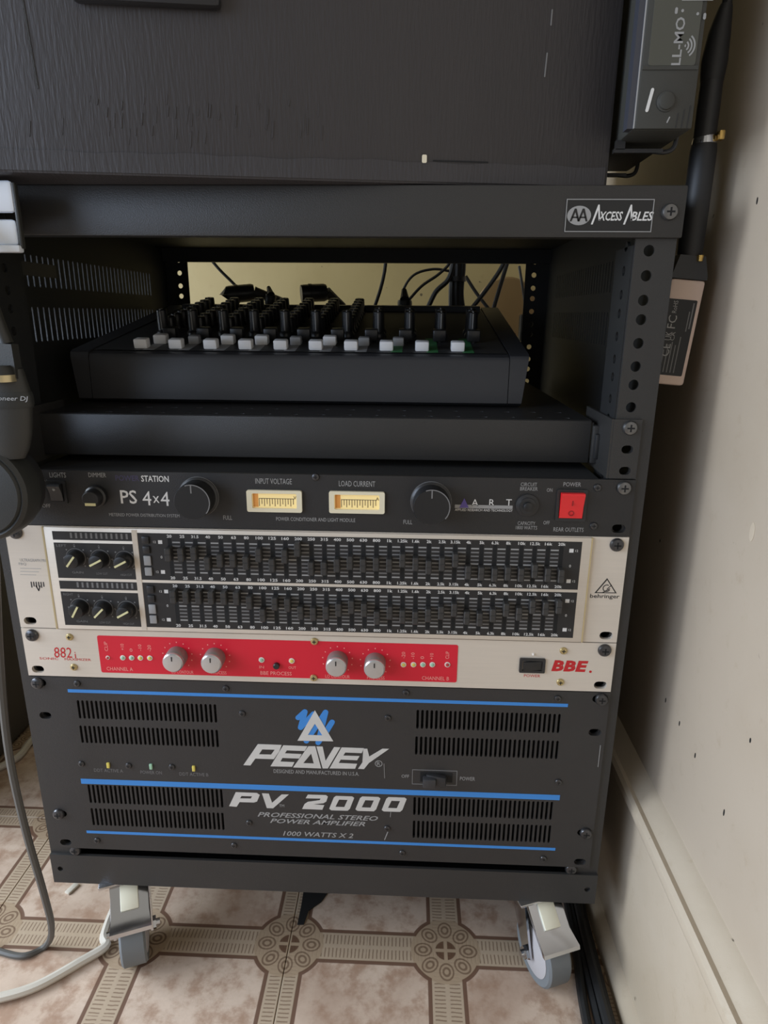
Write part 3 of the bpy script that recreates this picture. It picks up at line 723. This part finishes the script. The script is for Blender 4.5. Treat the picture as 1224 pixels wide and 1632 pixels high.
# art mark
g = G(); xa, za = fp(725, 806); xb, _ = fp(817, 808)
g.merge(flat([rect(xa, xb, za-1.7, za+.9)], -3, .12)); part('logo_bar', g, 'ink_grey', ps)
g = G()
for s, px in (('A',757),('R',784),('T',811)): g.merge(ptext(s, px, 801, h=11))
part('fine_print', ptext('APPLIED RESEARCH AND TECHNOLOGY', 771, 813, w=92, h=4), 'ink_white', ps); part('lettering', g, 'ink_white', ps)
part('logo_triangle', flat([P2([(732,809),(740,794),(747,809)])], -3.15, .15), 'purple', ps)
def big_knob(px, py, r=15.2, h=17):
    x, z = fp(px, py)
    k = part('knob', lathe([(r,0),(r,2),(r*.9,3),(r*.9,h-1.2),(r*.86,h),(r*.5,h)], 40), 'knob_black', ps, at=(x,-3,z))
    part('knob_ring', lathe([(r*1.02,0),(r*1.02,.8),(r*.99,.8)], 40), 'ink_dim', k, at=(x,-3,z))
    g = flat([ring_arc(0,0,r*.84,r*.89,math.radians(-40),math.radians(110))], -h, .12); part('knob_rim', g, 'ink_dim', k, at=(x,-3,z))
    part('knob_pointer', flat([rect(-.5,.5,r*.45,r*.85)], -h, .2), 'ink_dim', k, at=(x,-3,z))
big_knob(317, 791); big_knob(687, 799)
def meter(px, py):
    x, z = fp(px, py); w, h = 42, 17
    b = part('meter', flat([rrect(x-w/2,x+w/2,z-h/2,z+h/2,1.5), rrect(x-w/2+4,x+w/2-4,z-h/2+3,z+h/2-2.4,1)], -3, 2.4), 'clear_plastic', ps, label='cream analogue meter')
    part('meter_face', flat([rect(x-w/2+3.5,x+w/2-3.5,z-h/2+2.6,z+h/2-2)], -3, .5), 'meter_face', b)
    part('meter_zone', flat([rect(x-w/2+4.5,x-w/2+8.5,z-h/2+3.6,z+h/2-3)], -3.5, .1), 'meter_orange', b)
    g = flat([rect(x-12,x+15,z+1.6,z+2.0)], -3.6, .1)
    for k in range(14): g.merge(flat([rect(x-12+k*2,x-11.6+k*2,z-(2.6 if k%2 else 4.2),z+1.8)], -3.6, .1))
    g.merge(text('V' if px < 500 else 'A', x+15.5, z+2.8, 2.4, None, -3.6)); part('meter_scale', g, 'ink_black', b)
meter(438, 798); meter(569, 800)
x, z = fp(155, 790)
k = part('knob', lathe([(8.6,0),(8.4,4),(7,5),(6.6,11),(5.8,12)], 24), 'knob_black', ps, at=(x,-3,z)); part('knob_pointer', box(-4,4,-12.6,-8.5,-4.6,-2.6), 'pointer', k, at=(x,-3,z))
def rocker(px, py, w, h, m, label):
    x, z = fp(px, py)
    s = part('rocker_switch', flat([rrect(x-w/2-2.2,x+w/2+2.2,z-h/2-2.2,z+h/2+2.2,1), rect(x-w/2,x+w/2,z-h/2,z+h/2)], -3, 1.6), 'plastic_black', ps, label=label)
    v = []; prof = [(0,-h/2),(-2.2,-h/2+.4),(-3.4,0),(-6.2,h/2-1.2),(-5.4,h/2),(0,h/2)]
    g = G()
    for sx in (-1,1):
        for y, zz in prof: v.append((sx*(w/2-.5), y, zz))
    n = len(prof); g.add(v, [tuple(range(n))[::-1], tuple(range(n, 2*n))]+[(i, (i+1)%n, (i+1)%n+n, i+n) for i in range(n)])
    part('switch_rocker', g, m, s, at=(x,-3,z)); return s, x, z
s, x, z = rocker(92, 784, 10.5, 14, 'knob_black', 'black lights rocker')
part('switch_mark', lathe([(1.2,0),(.8,.6)], 10), 'ink_grey', s, at=(x, -3-5.2, z+3.2))
s, x, z = rocker(910, 805, 18, 20, 'red_switch', 'red power rocker')
g = box(-.35,.35,-4.9,-4.2,0.6,5); part('switch_mark', g, 'dark_red', s, at=(x, -3, z))
part('switch_mark', flat([ell(0,-5.6,2.1,n=18), ell(0,-5.6,1.5,n=18)], -2.9, .3), 'dark_red', s, at=(x, -3, z))
x, z = fp(840, 805)
b = part('circuit_breaker', lathe([(8.6,0),(8.6,1.4),(6.4,2.2),(6.2,3.2),(4.6,3.4)], 28), 'plastic_black', ps, at=(x,-3,z)); part('breaker_button', lathe([(3.4,3),(3.4,6),(2.2,6.6)], 18), 'knob_black', b, at=(x,-3,z))

# ------------------------------------------------------------------ mixer on the shelf
MX0, MX1, MY0, MY1 = -224.0, 175.0, 98.0, 372.0
def mtop(y): return 393+.15*(y-98)
mixer = thing('mixing_console', 'dark grey audio mixer with rows of tall black knobs on the sliding shelf', 'mixer', (-25, 235, 350))
body = [(MY0+4,350.0),(MY0-1,353),(MY0,388),(MY0+2,391.5),(MY0+6,mtop(MY0+6)-.6),(MY1,mtop(MY1)),(MY1,350)]
def sweep_x(prof, x0, x1):
    n = len(prof); v = [(x0,y,z) for y, z in prof]+[(x1,y,z) for y, z in prof]
    return G().add(v, [tuple(range(n)), tuple(range(2*n-1, n-1, -1))]+[(i, i+n, (i+1)%n+n, (i+1)%n) for i in range(n)])
part('body', sweep_x(body, MX0+17, MX1-17), 'mixer_grey', mixer)
for s in (-1, 1):
    xa, xb = (MX0, MX0+16.4) if s < 0 else (MX1-16.4, MX1)
    g = sweep_x([(y, z+(1.2 if z > 380 else 0)) for y, z in body], xa, xb)
    g.v = [(v[0]+(-s*5*(1-(v[2]-350)/45) if abs(v[0]-(MX0 if s < 0 else MX1)) < .1 else 0), v[1], v[2]) for v in g.v]
    part('end_cheek', g, 'mixer_grey', mixer)
TILT = Matrix.Rotation(math.atan(.15), 4, 'X')
def on_top(x, y, dz=0): return (x, y, mtop(y)+dz)
kn_me = mesh_of('knob', lathe([(7.2,0),(7.0,3),(5.4,5),(4.9,23.5),(4.0,24.5)], 14, 'z').xf(TILT), 'knob_black', (0,0,0))
ks_me = mesh_of('knob', lathe([(7.2,0),(7.0,2.5),(5.9,4),(5.5,14),(4.6,14.8)], 12, 'z').xf(TILT), 'knob_black', (0,0,0))
ksl_me = mesh_of('pointer', box(-.5,.5,-6.4,-5.6,4,14).merge(box(-.5,.5,-5.4,1.5,14.4,15.2)).xf(TILT), 'ink_grey', (0,0,0), False)
kl_me = mesh_of('pointer', box(-.5,.5,-5.6,-4.8,6,23).merge(box(-.5,.5,-4.8,2,24,25)).xf(TILT), 'ink_grey', (0,0,0), False)
fd_me = mesh_of('fader_cap', rbox(-6,6,-5,5,1.5,12,1.2).merge(box(-1.2,1.2,-2,2,-1,2)).xf(TILT), 'knob_black', (0,0,0))
bt_me = mesh_of('push_button', rbox(-6,6,-5,5,0,8.5,1.4).xf(TILT), 'white_cap', (0,0,0))
bg_me = mesh_of('push_button', rbox(-5,5,-4.5,4.5,0,7.5,1.2).xf(TILT), 'grey_print', (0,0,0))
strip = lambda x0, x1, y0, y1: G().add([(x0,y0,mtop(y0)+.25),(x1,y0,mtop(y0)+.25),(x1,y1,mtop(y1)+.25),(x0,y1,mtop(y1)+.25)], [(0,1,2,3)])
part('control_surface', strip(MX0+18, MX1-18, MY0+8, MY1-2), 'mixer_top', mixer)
for i in range(10):
    x = -166+31.2*i
    g = strip(x+4, x+14, 106, 172); g.v = [(v[0],v[1],v[2]+.2) for v in g.v]
    part('channel_print', g, 'green_print' if i > 6 else 'grey_print', mixer)
    part('push_button', bt_me, None, mixer, at=on_top(x, 117))
    if i < 8: part('push_button', bt_me if i in (0,2,3,5) else bg_me, None, mixer, at=on_top(x+10, 138))
    part('fader_cap', fd_me, None, mixer, at=on_top(-152+31.5*i, 154))
for i in range(11):
    for r in range(9 if i < 7 else 2):
        q = on_top(-168+30*i, 180+r*20); tall = r == 0 or i > 6
        k = part('knob', kn_me if tall else ks_me, None, mixer, at=q); part('pointer', kl_me if tall else ksl_me, None, k, at=q)
part('jack_plate', sweep_x([(MY1-30,mtop(MY1-30)),(MY1-28,mtop(MY1)+2),(MY1-1,mtop(MY1)+3),(MY1-1,mtop(MY1)-4)], MX0+20, MX1-20), 'mixer_grey', mixer)

# ------------------------------------------------------------------ cables behind and above the mixer
def px_path(pts, y): return [hit(a, b, 1, y+(c[0] if c else 0))[:] for a, b, *c in pts]
def cable(pts, r, label, m='cable_black', name='cable', group=None, cat='cable'):
    return single(name, tube(pts, r, 8), m, label, cat, group=group)
cable(px_path([(322,400),(337,415),(352,432),(376,456),(395,480)], 440), 2.0, 'thin black cable slanting down to the plugs behind the left mixer channels')
cable(px_path([(616,400),(613,432),(606,462),(596,492)], 440), 2.3, 'single black cable hanging straight down behind the mixer middle')
cable(px_path([(640,492),(643,462),(660,438),(690,429),(716,432)], 455), 1.7, 'thin black cable bowed in a loop beside the thick cable bundle')
cable(px_path([(650,480),(672,456),(698,438),(716,420),(720,400)], 448), 1.9, 'thin black cable slanting up into the thick cable bundle')
cable(px_path([(678,500),(694,466),(714,446),(722,420),(722,400)], 470), 3.4, 'thick black cable curving out of the bundle behind the mixer')
bund = thing('cable_bundle', 'thick tied bundle of black cables hanging behind the mixer', 'cable', hit(728, 500, 1, 480)[:])
for dx, r in ((-10,4.5),(0,5),(10,4.5)): part('cable', tube(px_path([(728+dx,398),(729+dx*.8,430),(727+dx*.7,470),(730+dx,512)], 480), r, 8), 'cable_black', bund)
part('cable_tie', lathe([(12.5,-3),(12.5,3)], 14, 'z'), 'plastic_black', bund, at=hit(728, 445, 1, 480)[:])
cable(px_path([(742,440),(760,468),(785,500),(800,520)], 500), 2.4, 'black cable crossing low from the bundle to the brown disc')
cable(px_path([(812,400),(796,432),(772,466),(748,496)], 470), 3.0, 'black cable slanting across in front of the brown disc')
cable(px_path([(814,400),(802,440),(790,480),(780,515)], 490), 3.0, 'black cable hanging steeply in front of the brown disc')
def plug(pa, pb, pc, y, label, r=8):
    A, B, Cc = [Vector(hit(p[0], p[1], 1, y+p[2])) for p in (pa, pb, pc)]
    t = thing('cable_plug', label, 'plug', A[:], 'plugs in the mixer jacks')
    part('plug_body', tube([A, A+(B-A)*.1, A+(B-A)*.9, B], [r*.9, r, r, r*.8], 14, 2), 'plastic_black', t)
    part('strain_relief', tube([B, B+(Cc-B)*.5, Cc], [r*.7, r*.5, r*.35], 10, 4), 'rubber', t)
    part('collar', tube([A+(B-A)*.3, A+(B-A)*.42], r*1.06, 14, 2, False), 'steel' if False else 'rubber', t)
plug((362,470,0),(405,466,10),(452,480,20), 402, 'black cable plug lying above the left mixer jacks', 11)
plug((480,468,0),(520,466,10),(548,488,25), 402, 'black cable plug lying above the middle mixer jacks', 11)
plug((645,512,-12),(645,478,-12),(644,462,0), 392, 'black cable plug standing upright in a mixer jack', 9)
plug((430,486,-5),(432,470,-5),(428,458,5), 396, 'short black cable plug tilted beside the left plug', 7)
d = lathe([(46,-3),(48,0),(46,3),(40,4)], 40); c = hit(806, 492, 1, 618)
single('round_disc', d.xf(Matrix.Rotation(math.radians(8), 4, 'X')).mv(*c), 'brown', 'brown round disc leaning on the back wall behind black cables', 'disc')
a = hit(838, 520, 1, 470)
ad = thing('power_adapter', 'small black power adapter with a yellow tag behind the mixer', 'adapter', (a.x, a.y, a.z-20))
part('body', rbox(a.x-9, a.x+9, a.y-9, a.y+9, a.z-20, a.z+16, 3), 'plastic_black', ad); b = hit(817, 537, 1, 458)
part('tag', rbox(b.x-4, b.x+4, b.y-1, b.y+1, b.z-5, b.z+5, .8), 'gold', ad, label='yellow tag'); part('lead', tube([(a.x, a.y, a.z+14),(a.x-2,a.y+20,a.z+40),(a.x-8,a.y+40,a.z+80)], 2, 8), 'cable_black', ad)
tp = [hit(px, py, 0, -246.8) for px, py in ((36,438),(36,416),(88,419),(88,440))]
y0, y1 = tp[0].y, tp[2].y
part('tape_strip', box(-248, -246.9, y0, y1, tp[0].z, tp[1].z), 'mixer_grey', rack)

# ------------------------------------------------------------------ cabinet on top of the rack
CW, CD, CH = 640.0, 330.0, 470.0; CA = math.atan2(55, 387)
ca = Vector((math.cos(CA), math.sin(CA), 0)); cb = Vector((-math.sin(CA), math.cos(CA), 0))
corner = Vector((205, 15, 508))
org = corner-ca*CW/2+cb*CD/2
cab = thing('wooden_cabinet', 'large black painted plywood cabinet standing crooked on the rack', 'cabinet', org[:], rotz=CA)
def cl(px, py):                     # pixel -> local (x, z) on the cabinet front
    dirv = fw + r2*((px-612)/FPX) - u2*((py-816)/FPX); nrm = -cb
    t = (corner-Vector(CAMP)).dot(nrm)/dirv.dot(nrm); p = Vector(CAMP)+dirv*t-org
    return p.dot(ca), p.z
def cpart(name, g, m, parent=None, label=None):
    par = parent or cab; ABS_SAVE = ABS[par]; ABS[par] = (0,0,0); o = part(name, g, m, par, label=label); ABS[par] = ABS_SAVE; ABS[o] = (0,0,0); o.location = (0,0,0); return o
cpart('box_body', rbox(-CW/2, CW/2, -CD/2, CD/2, 0, CH, 3), 'box_black')
_, zs = cl(600, 256)
# paint lip along the bottom of the front, wavy like brushed-over tape
top = [(-CW/2+3+k*(CW-6)/60, zs+.5*math.sin(k*1.7)+.4*math.sin(k*.6)) for k in range(61)]
g = flat([[(-CW/2+3, 2), (CW/2-3, 2)]+top[::-1]], -CD/2, .5); cpart('bottom_edging', g, 'box_black')
x0, z0 = cl(120, 9); x1, _ = cl(354, 9)
cpart('handle', rbox(x0, x1, -CD/2-9, -CD/2, z0, z0+34, 3), 'tape_black', label='black handle bar')
cx, cz = cl(676, 254)
cpart('paint_chip', flat([rrect(cx-1.5, cx+1.6, cz-2.2, cz+2.6, .8)], -CD/2-.4, .5), 'cabinet_chip', label='pale paint chip')
a, b = cl(690, 257), cl(778, 259); cpart('slit', flat([rect(a[0], b[0], b[1]-.4, b[1]+.4)], -CD/2-.4, .25), 'dark_void')
for q in (((880,16),(878,40)),((872,85),(868,122)),((36,0),(60,140))):
    A, B = cl(*q[0]), cl(*q[1]); cpart('scratch', flat([stroke(A, B, .8 if q[0][0] > 100 else 1.1)], -CD/2, .35), 'rack_black' if q[0][0] < 100 else 'ink_dim')
rnd = random.Random(3)
for k in range(46):
    px = rnd.choice([rnd.uniform(40, 360), rnd.uniform(370, 530), rnd.uniform(160, 340)]); py = rnd.uniform(150, 215); ln = rnd.uniform(8, 26)
    A, B = cl(px, py), cl(px-1, py+ln); cpart('paint_ridge', flat([stroke(A, B, rnd.uniform(.5, .9), 3)], -CD/2, rnd.uniform(.15, .4)), 'box_black')

# ------------------------------------------------------------------ wireless receiver on the cabinet's side
RY = -15.0; RX0, RX1, RZ0 = 209.0, 245.0, 537.0; RZ1 = 760.0
rec = thing('wireless_receiver', 'dark grey wireless microphone receiver standing on end beside the cabinet', 'receiver', ((RX0+RX1)/2, 45, RZ0))
part('body', rbox(RX0, RX1, RY+2, 110, RZ0, RZ1, 2), 'receiver', rec)
part('bevel_edge', prism([(RX0-3.2,RZ0+1),(RX0+1.0,RZ0+1),(RX0+1.0,RZ1),(RX0-3.2,RZ1)], RY+1.5, RY+10), 'receiver_edge', rec)
part('bevel_line', box(RX0+.4, RX0+1.1, RY+.6, RY+1.6, RZ0+1, RZ1), 'ink_grey', rec)
part('face', rbox(RX0+1.2, RX1, RY, RY+3, RZ0+.6, RZ1, .8), 'receiver', rec)
dx0, dz0 = fp(1035, 105, RY); part('display_window', flat([rrect(RX0+5, RX1-3, dz0, RZ1-8, 1.5)], RY, .5), 'receiver_panel', rec)
g = flat([rect(RX0+2, RX1-1, dz0-2.2, dz0-.2)], RY, .8); part('window_ledge', g, 'receiver', rec)
def rt_(s, px, py, h, w, **k):
    x, z = fp(px, py, RY-.5); kk = .4; return text(s, x, z, h*kk, w*kk, RY-.5, rot=math.pi/2-.0, **k)
part('lettering', rt_('LL-MO', 1081, 66, 14, 62, bold=.018), 'ink_grey', rec)
x, z = fp(1096, 73, RY-.5); g = G()
for r0 in (1.0, 2.9, 4.8, 6.6): g.merge(flat([ring_arc(x-2, z, max(r0-.9, .05), r0, math.radians(-55), math.radians(55), 12)], RY-.5, .12))
part('radio_mark', g, 'ink_grey', rec)
g = G()
for px, py in ((1078,17),(1088,17),(1112,22),(1123,26)): x, z = fp(px, py, RY-.5); g.merge(flat([slot(x, z, 1.6, 3.4 if px in (1078,1123) else 1.6)], RY-.5, .12))
part('indicator_print', g, 'ink_grey', rec)
x, z = fp(1112, -2, RY-.5); part('screen', flat([rect(x-9, x+9, z-1, z+22)], RY-.5, .3), 'ink_grey', rec)
x, z = fp(1061, 162, RY); kb = part('power_button', lathe([(5.6,0),(5.6,.6),(4.8,.9),(4.6,2.2),(3.6,2.6)], 24), 'receiver', rec, at=(x, RY, z)); part('button_ring', lathe([(5.8,0),(5.8,.4)], 24), 'plastic_black', kb, at=(x, RY, z))
A, B = fp(1040, 143, RY), fp(1031, 176, RY); part('white_stripe', flat([stroke(A, B, 1.9)], RY, .2), 'ink_white', rec)
for k in range(3):
    A, B = fp(1081+k*10, 181-k*6, RY), fp(1077+k*9, 203, RY); part('groove', flat([stroke(A, B, .7, 3)], RY, .2), 'plastic_black', rec)
A, B = fp(1067, 187, RY), fp(1063, 195, RY); part('indicator_print', flat([stroke(A, B, .8)], RY, .2), 'ink_grey', rec)
for yy in (14, 92):
    bx_ = 206 if yy < 50 else 195.5
    g = box(bx_, 238, yy-2, yy+2, RZ0-7, RZ0-4.6); g.merge(tube([(232,yy,RZ0-5.8),(240,yy,RZ0-6.2),(245,yy,RZ0-4),(246.5,yy,RZ0+2),(246.5,yy,RZ0+16)], 1.5, 8)); g.merge(box(max(bx_, 207), 213, yy-2, yy+2, RZ0-5, RZ0+.5))
    part('bracket', g, 'plastic_black', rec)

# ------------------------------------------------------------------ plug-on transmitter hanging beside the rack
TY = 27.0
tx = thing('wireless_transmitter', 'beige plug-on wireless transmitter with black printed label hanging by the wall', 'transmitter', (270, TY+10, 378))
m = Matrix.Translation((272, TY+9, 452)) @ Matrix.Rotation(math.radians(4.5), 4, 'Y')
part('body', rbox(-12.5, 12.5, -9, 9, -75, 0, 2.5).xf(m), 'beige_plastic', tx)
cap = G(); v = []
for z, w, d in ((0,12.6,9.2),(2.5,12.6,9.2),(16,9,7.6)):
    v += [(-w,-d,z),(w,-d,z),(w,d,z),(-w,d,z)]
f = [(3,2,1,0),(8,9,10,11)]+[(i*4+j, i*4+(j+1)%4, (i+1)*4+(j+1)%4, (i+1)*4+j) for i in range(2) for j in range(4)]
part('cap', cap.add(v, f).xf(m), 'plastic_black', tx)
lab = part('printed_label', rrect and flat([rrect(-12.3, 9.2, -68, -14, 1)], -9, .15).xf(m), 'label_black', tx, label='black label with white print')
g = G(); RR = math.pi/2
g.merge(text('CE', -6.5, -50, 6, 9, -9.15, rot=RR)); g.merge(text('UK', -6.5, -40, 4.6, 6, -9.15, rot=RR)); g.merge(text('CA', -3.4, -40, 3, 6, -9.15, rot=RR)); g.merge(text('FC', -6, -30, 6, 9, -9.15, rot=RR)); g.merge(text('RoHS', -6, -19.5, 3.2, 8.5, -9.15, rot=RR))
part('lettering', g.xf(m), 'ink_grey', lab)
g = G()
for k in range(7):
    x = -10.5+k*2.6
    for q, (z0, z1) in enumerate(((-66,-56),(-66,-50),(-66,-46),(-66,-44),(-66,-46),(-66,-40),(-36,-22))[k:k+1]): g.merge(flat([rect(x-.35, x+.35, z0, z1)], -9.15, .1))
g.merge(flat([rect(6.6, 7.5, -34, -16)], -9.15, .1))
part('fine_print', g.xf(m), 'ink_dim', lab)
xl = thing('microphone_cable', 'black cable with slim round connectors plugged into the beige transmitter', 'cable', (273.5, TY+9, 466))
part('connector', lathe([(6,464),(8.6,470),(8.8,500),(8.8,536),(8.2,540)], 24, 'z').mv(273.5, TY+9, 0), 'rubber', xl)
part('metal_ring', lathe([(7.6,538),(8,540),(8,543),(7.2,545)], 24, 'z').mv(273.5, TY+9, 0), 'chrome', xl, label='silver ring')
part('connector_shell', lathe([(7.4,544),(7.6,560),(7.2,580)], 24, 'z').mv(273, TY+9, 0), 'plastic_black', xl)
part('contact', lathe([(2,464),(2.4,468)], 12, 'z').mv(278, TY+1, 0), 'gold', xl)
part('lock_tab', rbox(279,283,TY-1,TY+5,541,547,1), 'gold', xl, label='gold locking tab')
part('strain_relief', tube([(273,TY+9,578),(273,TY+9,590),(274,TY+9,606),(276,TY+9,622)], [7.4,8.4,7,3.8], 18, 6), 'rubber', xl)
part('cord', tube([(276,TY+9,618),(278,TY+10,650),(282,TY+12,700),(284,TY+14,760)], 3.3, 10), 'cable_black', xl)

# ------------------------------------------------------------------ headphones on their hanger
hx1, hz1 = fp(21, 287, -34); _, hzm = fp(30, 344, -34); hx2, hz2 = fp(37, 396, -34)
hg = thing('headphone_hanger', 'pale grey plastic hanger clipped to the rack top bar', 'hanger', (-215, -20, hz2))
part('upper_plate', rbox(-260, hx1-2, -34, -30, hzm+2, hz1, 2.5), 'hanger', hg); part('lower_plate', rbox(-260, hx1-3, -33.4, -30, hz2+2, hzm-2, 2.5), 'hanger', hg)
part('edge_frame', rbox(hx1-2.4, hx1, -33.5, -29.5, hz2, hz1-1, .8), 'hp_mid', hg); part('ledge', rbox(-262, hx1-1, -36, -30, hz2-2.5, hz2+2, 1.2), 'hanger', hg)
part('clip', rbox(-262, hx1-26, -31, -3.6, hz2+6, hz1-4, .6), 'plastic_black', hg)
HY = -52.0
hp = thing('headphones', 'black over-ear headphones hanging at the rack corner', 'headphones', (-215, HY, 265))
ccx, ccz = fp(-26, 782, HY); RC = fp(68, 790, HY+10)[0]-ccx
part('ear_cup', lathe([(RC*.93,-12),(RC,-9),(RC,2),(RC*.97,6),(RC*.9,8),(RC*.86,7),(RC*.82,9),(RC*.3,11),(.5,11)], 48).mv(ccx, HY, ccz), 'hp_dark', hp)
part('ear_pad', lathe([(RC*.86,-24),(RC*.92,-20),(RC*.9,-12),(RC*.8,-11)], 40).mv(ccx, HY, ccz), 'rubber', hp)
def outline(pts, y0, y1): return flat([[fp(a, b, y1) for a, b in pts]], y1, y1-y0)
def barrel(prof, grow=0):
    cx = fp(-6, 650, HY)[0]; pr = []
    for px_, py_ in prof:
        x_, z_ = fp(px_, py_, HY); pr.append((max(x_-cx, 1)+grow, z_))
    g = lathe(pr[::-1], 36, 'z'); g.v = [(v[0]+cx, v[1]*.42+HY, v[2]) for v in g.v]; return g
part('hinge_housing', barrel([(20,578),(36,588),(42,606),(48,624),(51,650),(51,690),(47,714),(40,730)]), 'hp_mid', hp)
part('hinge_band', barrel([(47,624),(50,630),(52,644),(51,649)], .8), 'hp_dark', hp)
part('yoke', outline([(-20,600),(38,602),(34,580),(29,548),(-10,545)], HY-6, HY+2), 'hp_mid', hp)
x, z = fp(6, 603, HY-9); part('pivot', lathe([(8,-2.2),(8,2.2)], 24, 'z').mv(x-2, HY-6, z), 'silver_edge', hp, label='pale metal hinge ring')
part('pivot_cap', lathe([(7.6,2.2),(7.2,6),(5.6,8)], 24, 'z').mv(x-2, HY-6, z), 'hp_dark', hp)
part('lettering', ptext('Pioneer DJ', 16, 636, w=58, h=9, y=HY-11.6, shear=.2), 'ink_grey', hp)
ax, az = fp(10, 548, HY)
part('headband', tube([(ax,HY,az),(ax-5,HY,az+22),(ax-8,HY,az+52),(ax-30,HY+2,az+76),(ax-70,HY+2,az+80),(ax-106,HY,az+60),(ax-115,HY,az+30),(ax-118,HY,az)], [4.5,4,5,7,7,6,4.5], 12, 8), 'hp_mid', hp)
part('headband_pad', tube([(ax-7.5,HY-4,az+34),(ax-9,HY-4,az+44),(ax-14,HY-4,az+58)], [6,7.5,7], 12, 5), 'hp_pad', hp, label='tan headband pad')
part('ear_cup', lathe([(RC*.93,-20),(RC,-14),(RC,2),(RC*.9,8),(RC*.3,11),(.5,11)], 40).mv(ccx-118, HY, ccz), 'hp_dark', hp)
for o in [c for c in hp.children if c.name.split('.')[0] in ('hinge_housing', 'hinge_band', 'yoke', 'ear_pad', 'pivot', 'pivot_cap')]:
    c = o.copy(); COL.objects.link(c); c.parent = hp; c.location.x -= .118
cord = [hit(*a) for a in ((-8,880,1,-45),(0,1060,1,-50),(14,1200,1,-50),(40,1320,1,-50))]
cord += [hit(70,1425,1,-38), hit(82,1478,1,-22), hit(74,1506,2,FLOOR+5), hit(40,1523,2,FLOOR+3.5), hit(5,1518,2,FLOOR+3.5), hit(-40,1500,2,FLOOR+3.5)]
part('cord', tube(cord, 3.0, 8), 'cable_grey', hp)

# ------------------------------------------------------------------ things on the floor
spk = thing('loudspeaker', 'dark grey loudspeaker cabinet standing on the floor beside the rack', 'loudspeaker', (-640, 300, FLOOR))
part('enclosure', rbox(-800, -484, 130, 500, FLOOR, 190, 10, 3), 'speaker_grey', spk); part('grille', rbox(-785, -500, 122, 131, FLOOR+20, 175, 3), 'plastic_black', spk)
cable([hit(-60,1600,2,FLOOR+5),hit(0,1590,2,FLOOR+5),hit(60,1571,2,FLOOR+5),hit(130,1532,2,FLOOR+5),hit(168,1508,2,FLOOR+5),(-219,14,FLOOR+5),(-222,60,FLOOR+5),(-215,150,FLOOR+5),(-205,300,FLOOR+5)], 4.3, 'white cable running along the floor and under the rack past the braked wheel', 'cable_white')
cable([(-452,120,FLOOR+5),hit(-30,1238,2,FLOOR+5),hit(5,1220,2,FLOOR+5),hit(32,1203,2,FLOOR+5),hit(58,1172,2,FLOOR+5),(-440,420,FLOOR+5)], 5, 'white cable lying along the foot of the loudspeaker', 'cable_white')
FX = [[(256,330),(254,120),(252,30),(250,-40),(248,-160)],[(264,330),(264,120),(262,40),(260,-30),(259,-160)],[(246,200),(250,90),(246,20),(239,-45),(236,-160)],[(258,240),(259,100),(256,25),(254.5,-50),(254,-160)]]
LB = ['black floor cable nearest the rack wheel beside the baseboard','black floor cable pressed along the foot of the baseboard','black floor cable curving away under the braked right wheel','upper black cable lying on top of the floor cables at the wall']
for i, pth in enumerate(FX):
    z = FLOOR+4.6 if i < 3 else FLOOR+12.4
    r = 4.3
    cable([(x, y, z) for x, y in pth], r, LB[i], group=None)
c = hit(115, 1418, 2, FLOOR)
single('plaster_chip', rbox(-3.2,3.2,-7,7,0,3,1).xf(Matrix.Rotation(math.radians(-22),4,'Z')).mv(*c), 'chip', 'small pale plaster chip on the floor by the rack', 'chip')
pts = [hit(a, b, 2, FLOOR+.3) for a, b in ((474,1474),(484,1474),(492,1452),(512,1438),(522,1424),(500,1418),(484,1420),(480,1445))]
g = G().add([(p.x,p.y,FLOOR+.2) for p in pts]+[(p.x,p.y,FLOOR+1.4) for p in pts], [tuple(range(7,-1,-1)), tuple(range(8,16))]+[(i,(i+1)%8,(i+1)%8+8,i+8) for i in range(8)])
single('tape_scrap', g, 'torn', 'torn black tape scrap on the floor under the rack', 'tape')

# ------------------------------------------------------------------ wear: nicks in the wall, scratches on the metal
for q, w in ((((957,1188),(953,1222)),.45),(((612,1217),(613,1240)),.35),(((618,1326),(613,1338)),.7),(((623,1293),(622,1302)),.4)):
    A, B = fp(*q[0]), fp(*q[1]); part('scratch', flat([stroke(A, B, w, 3)], -3, .2), 'ink_grey', amp)
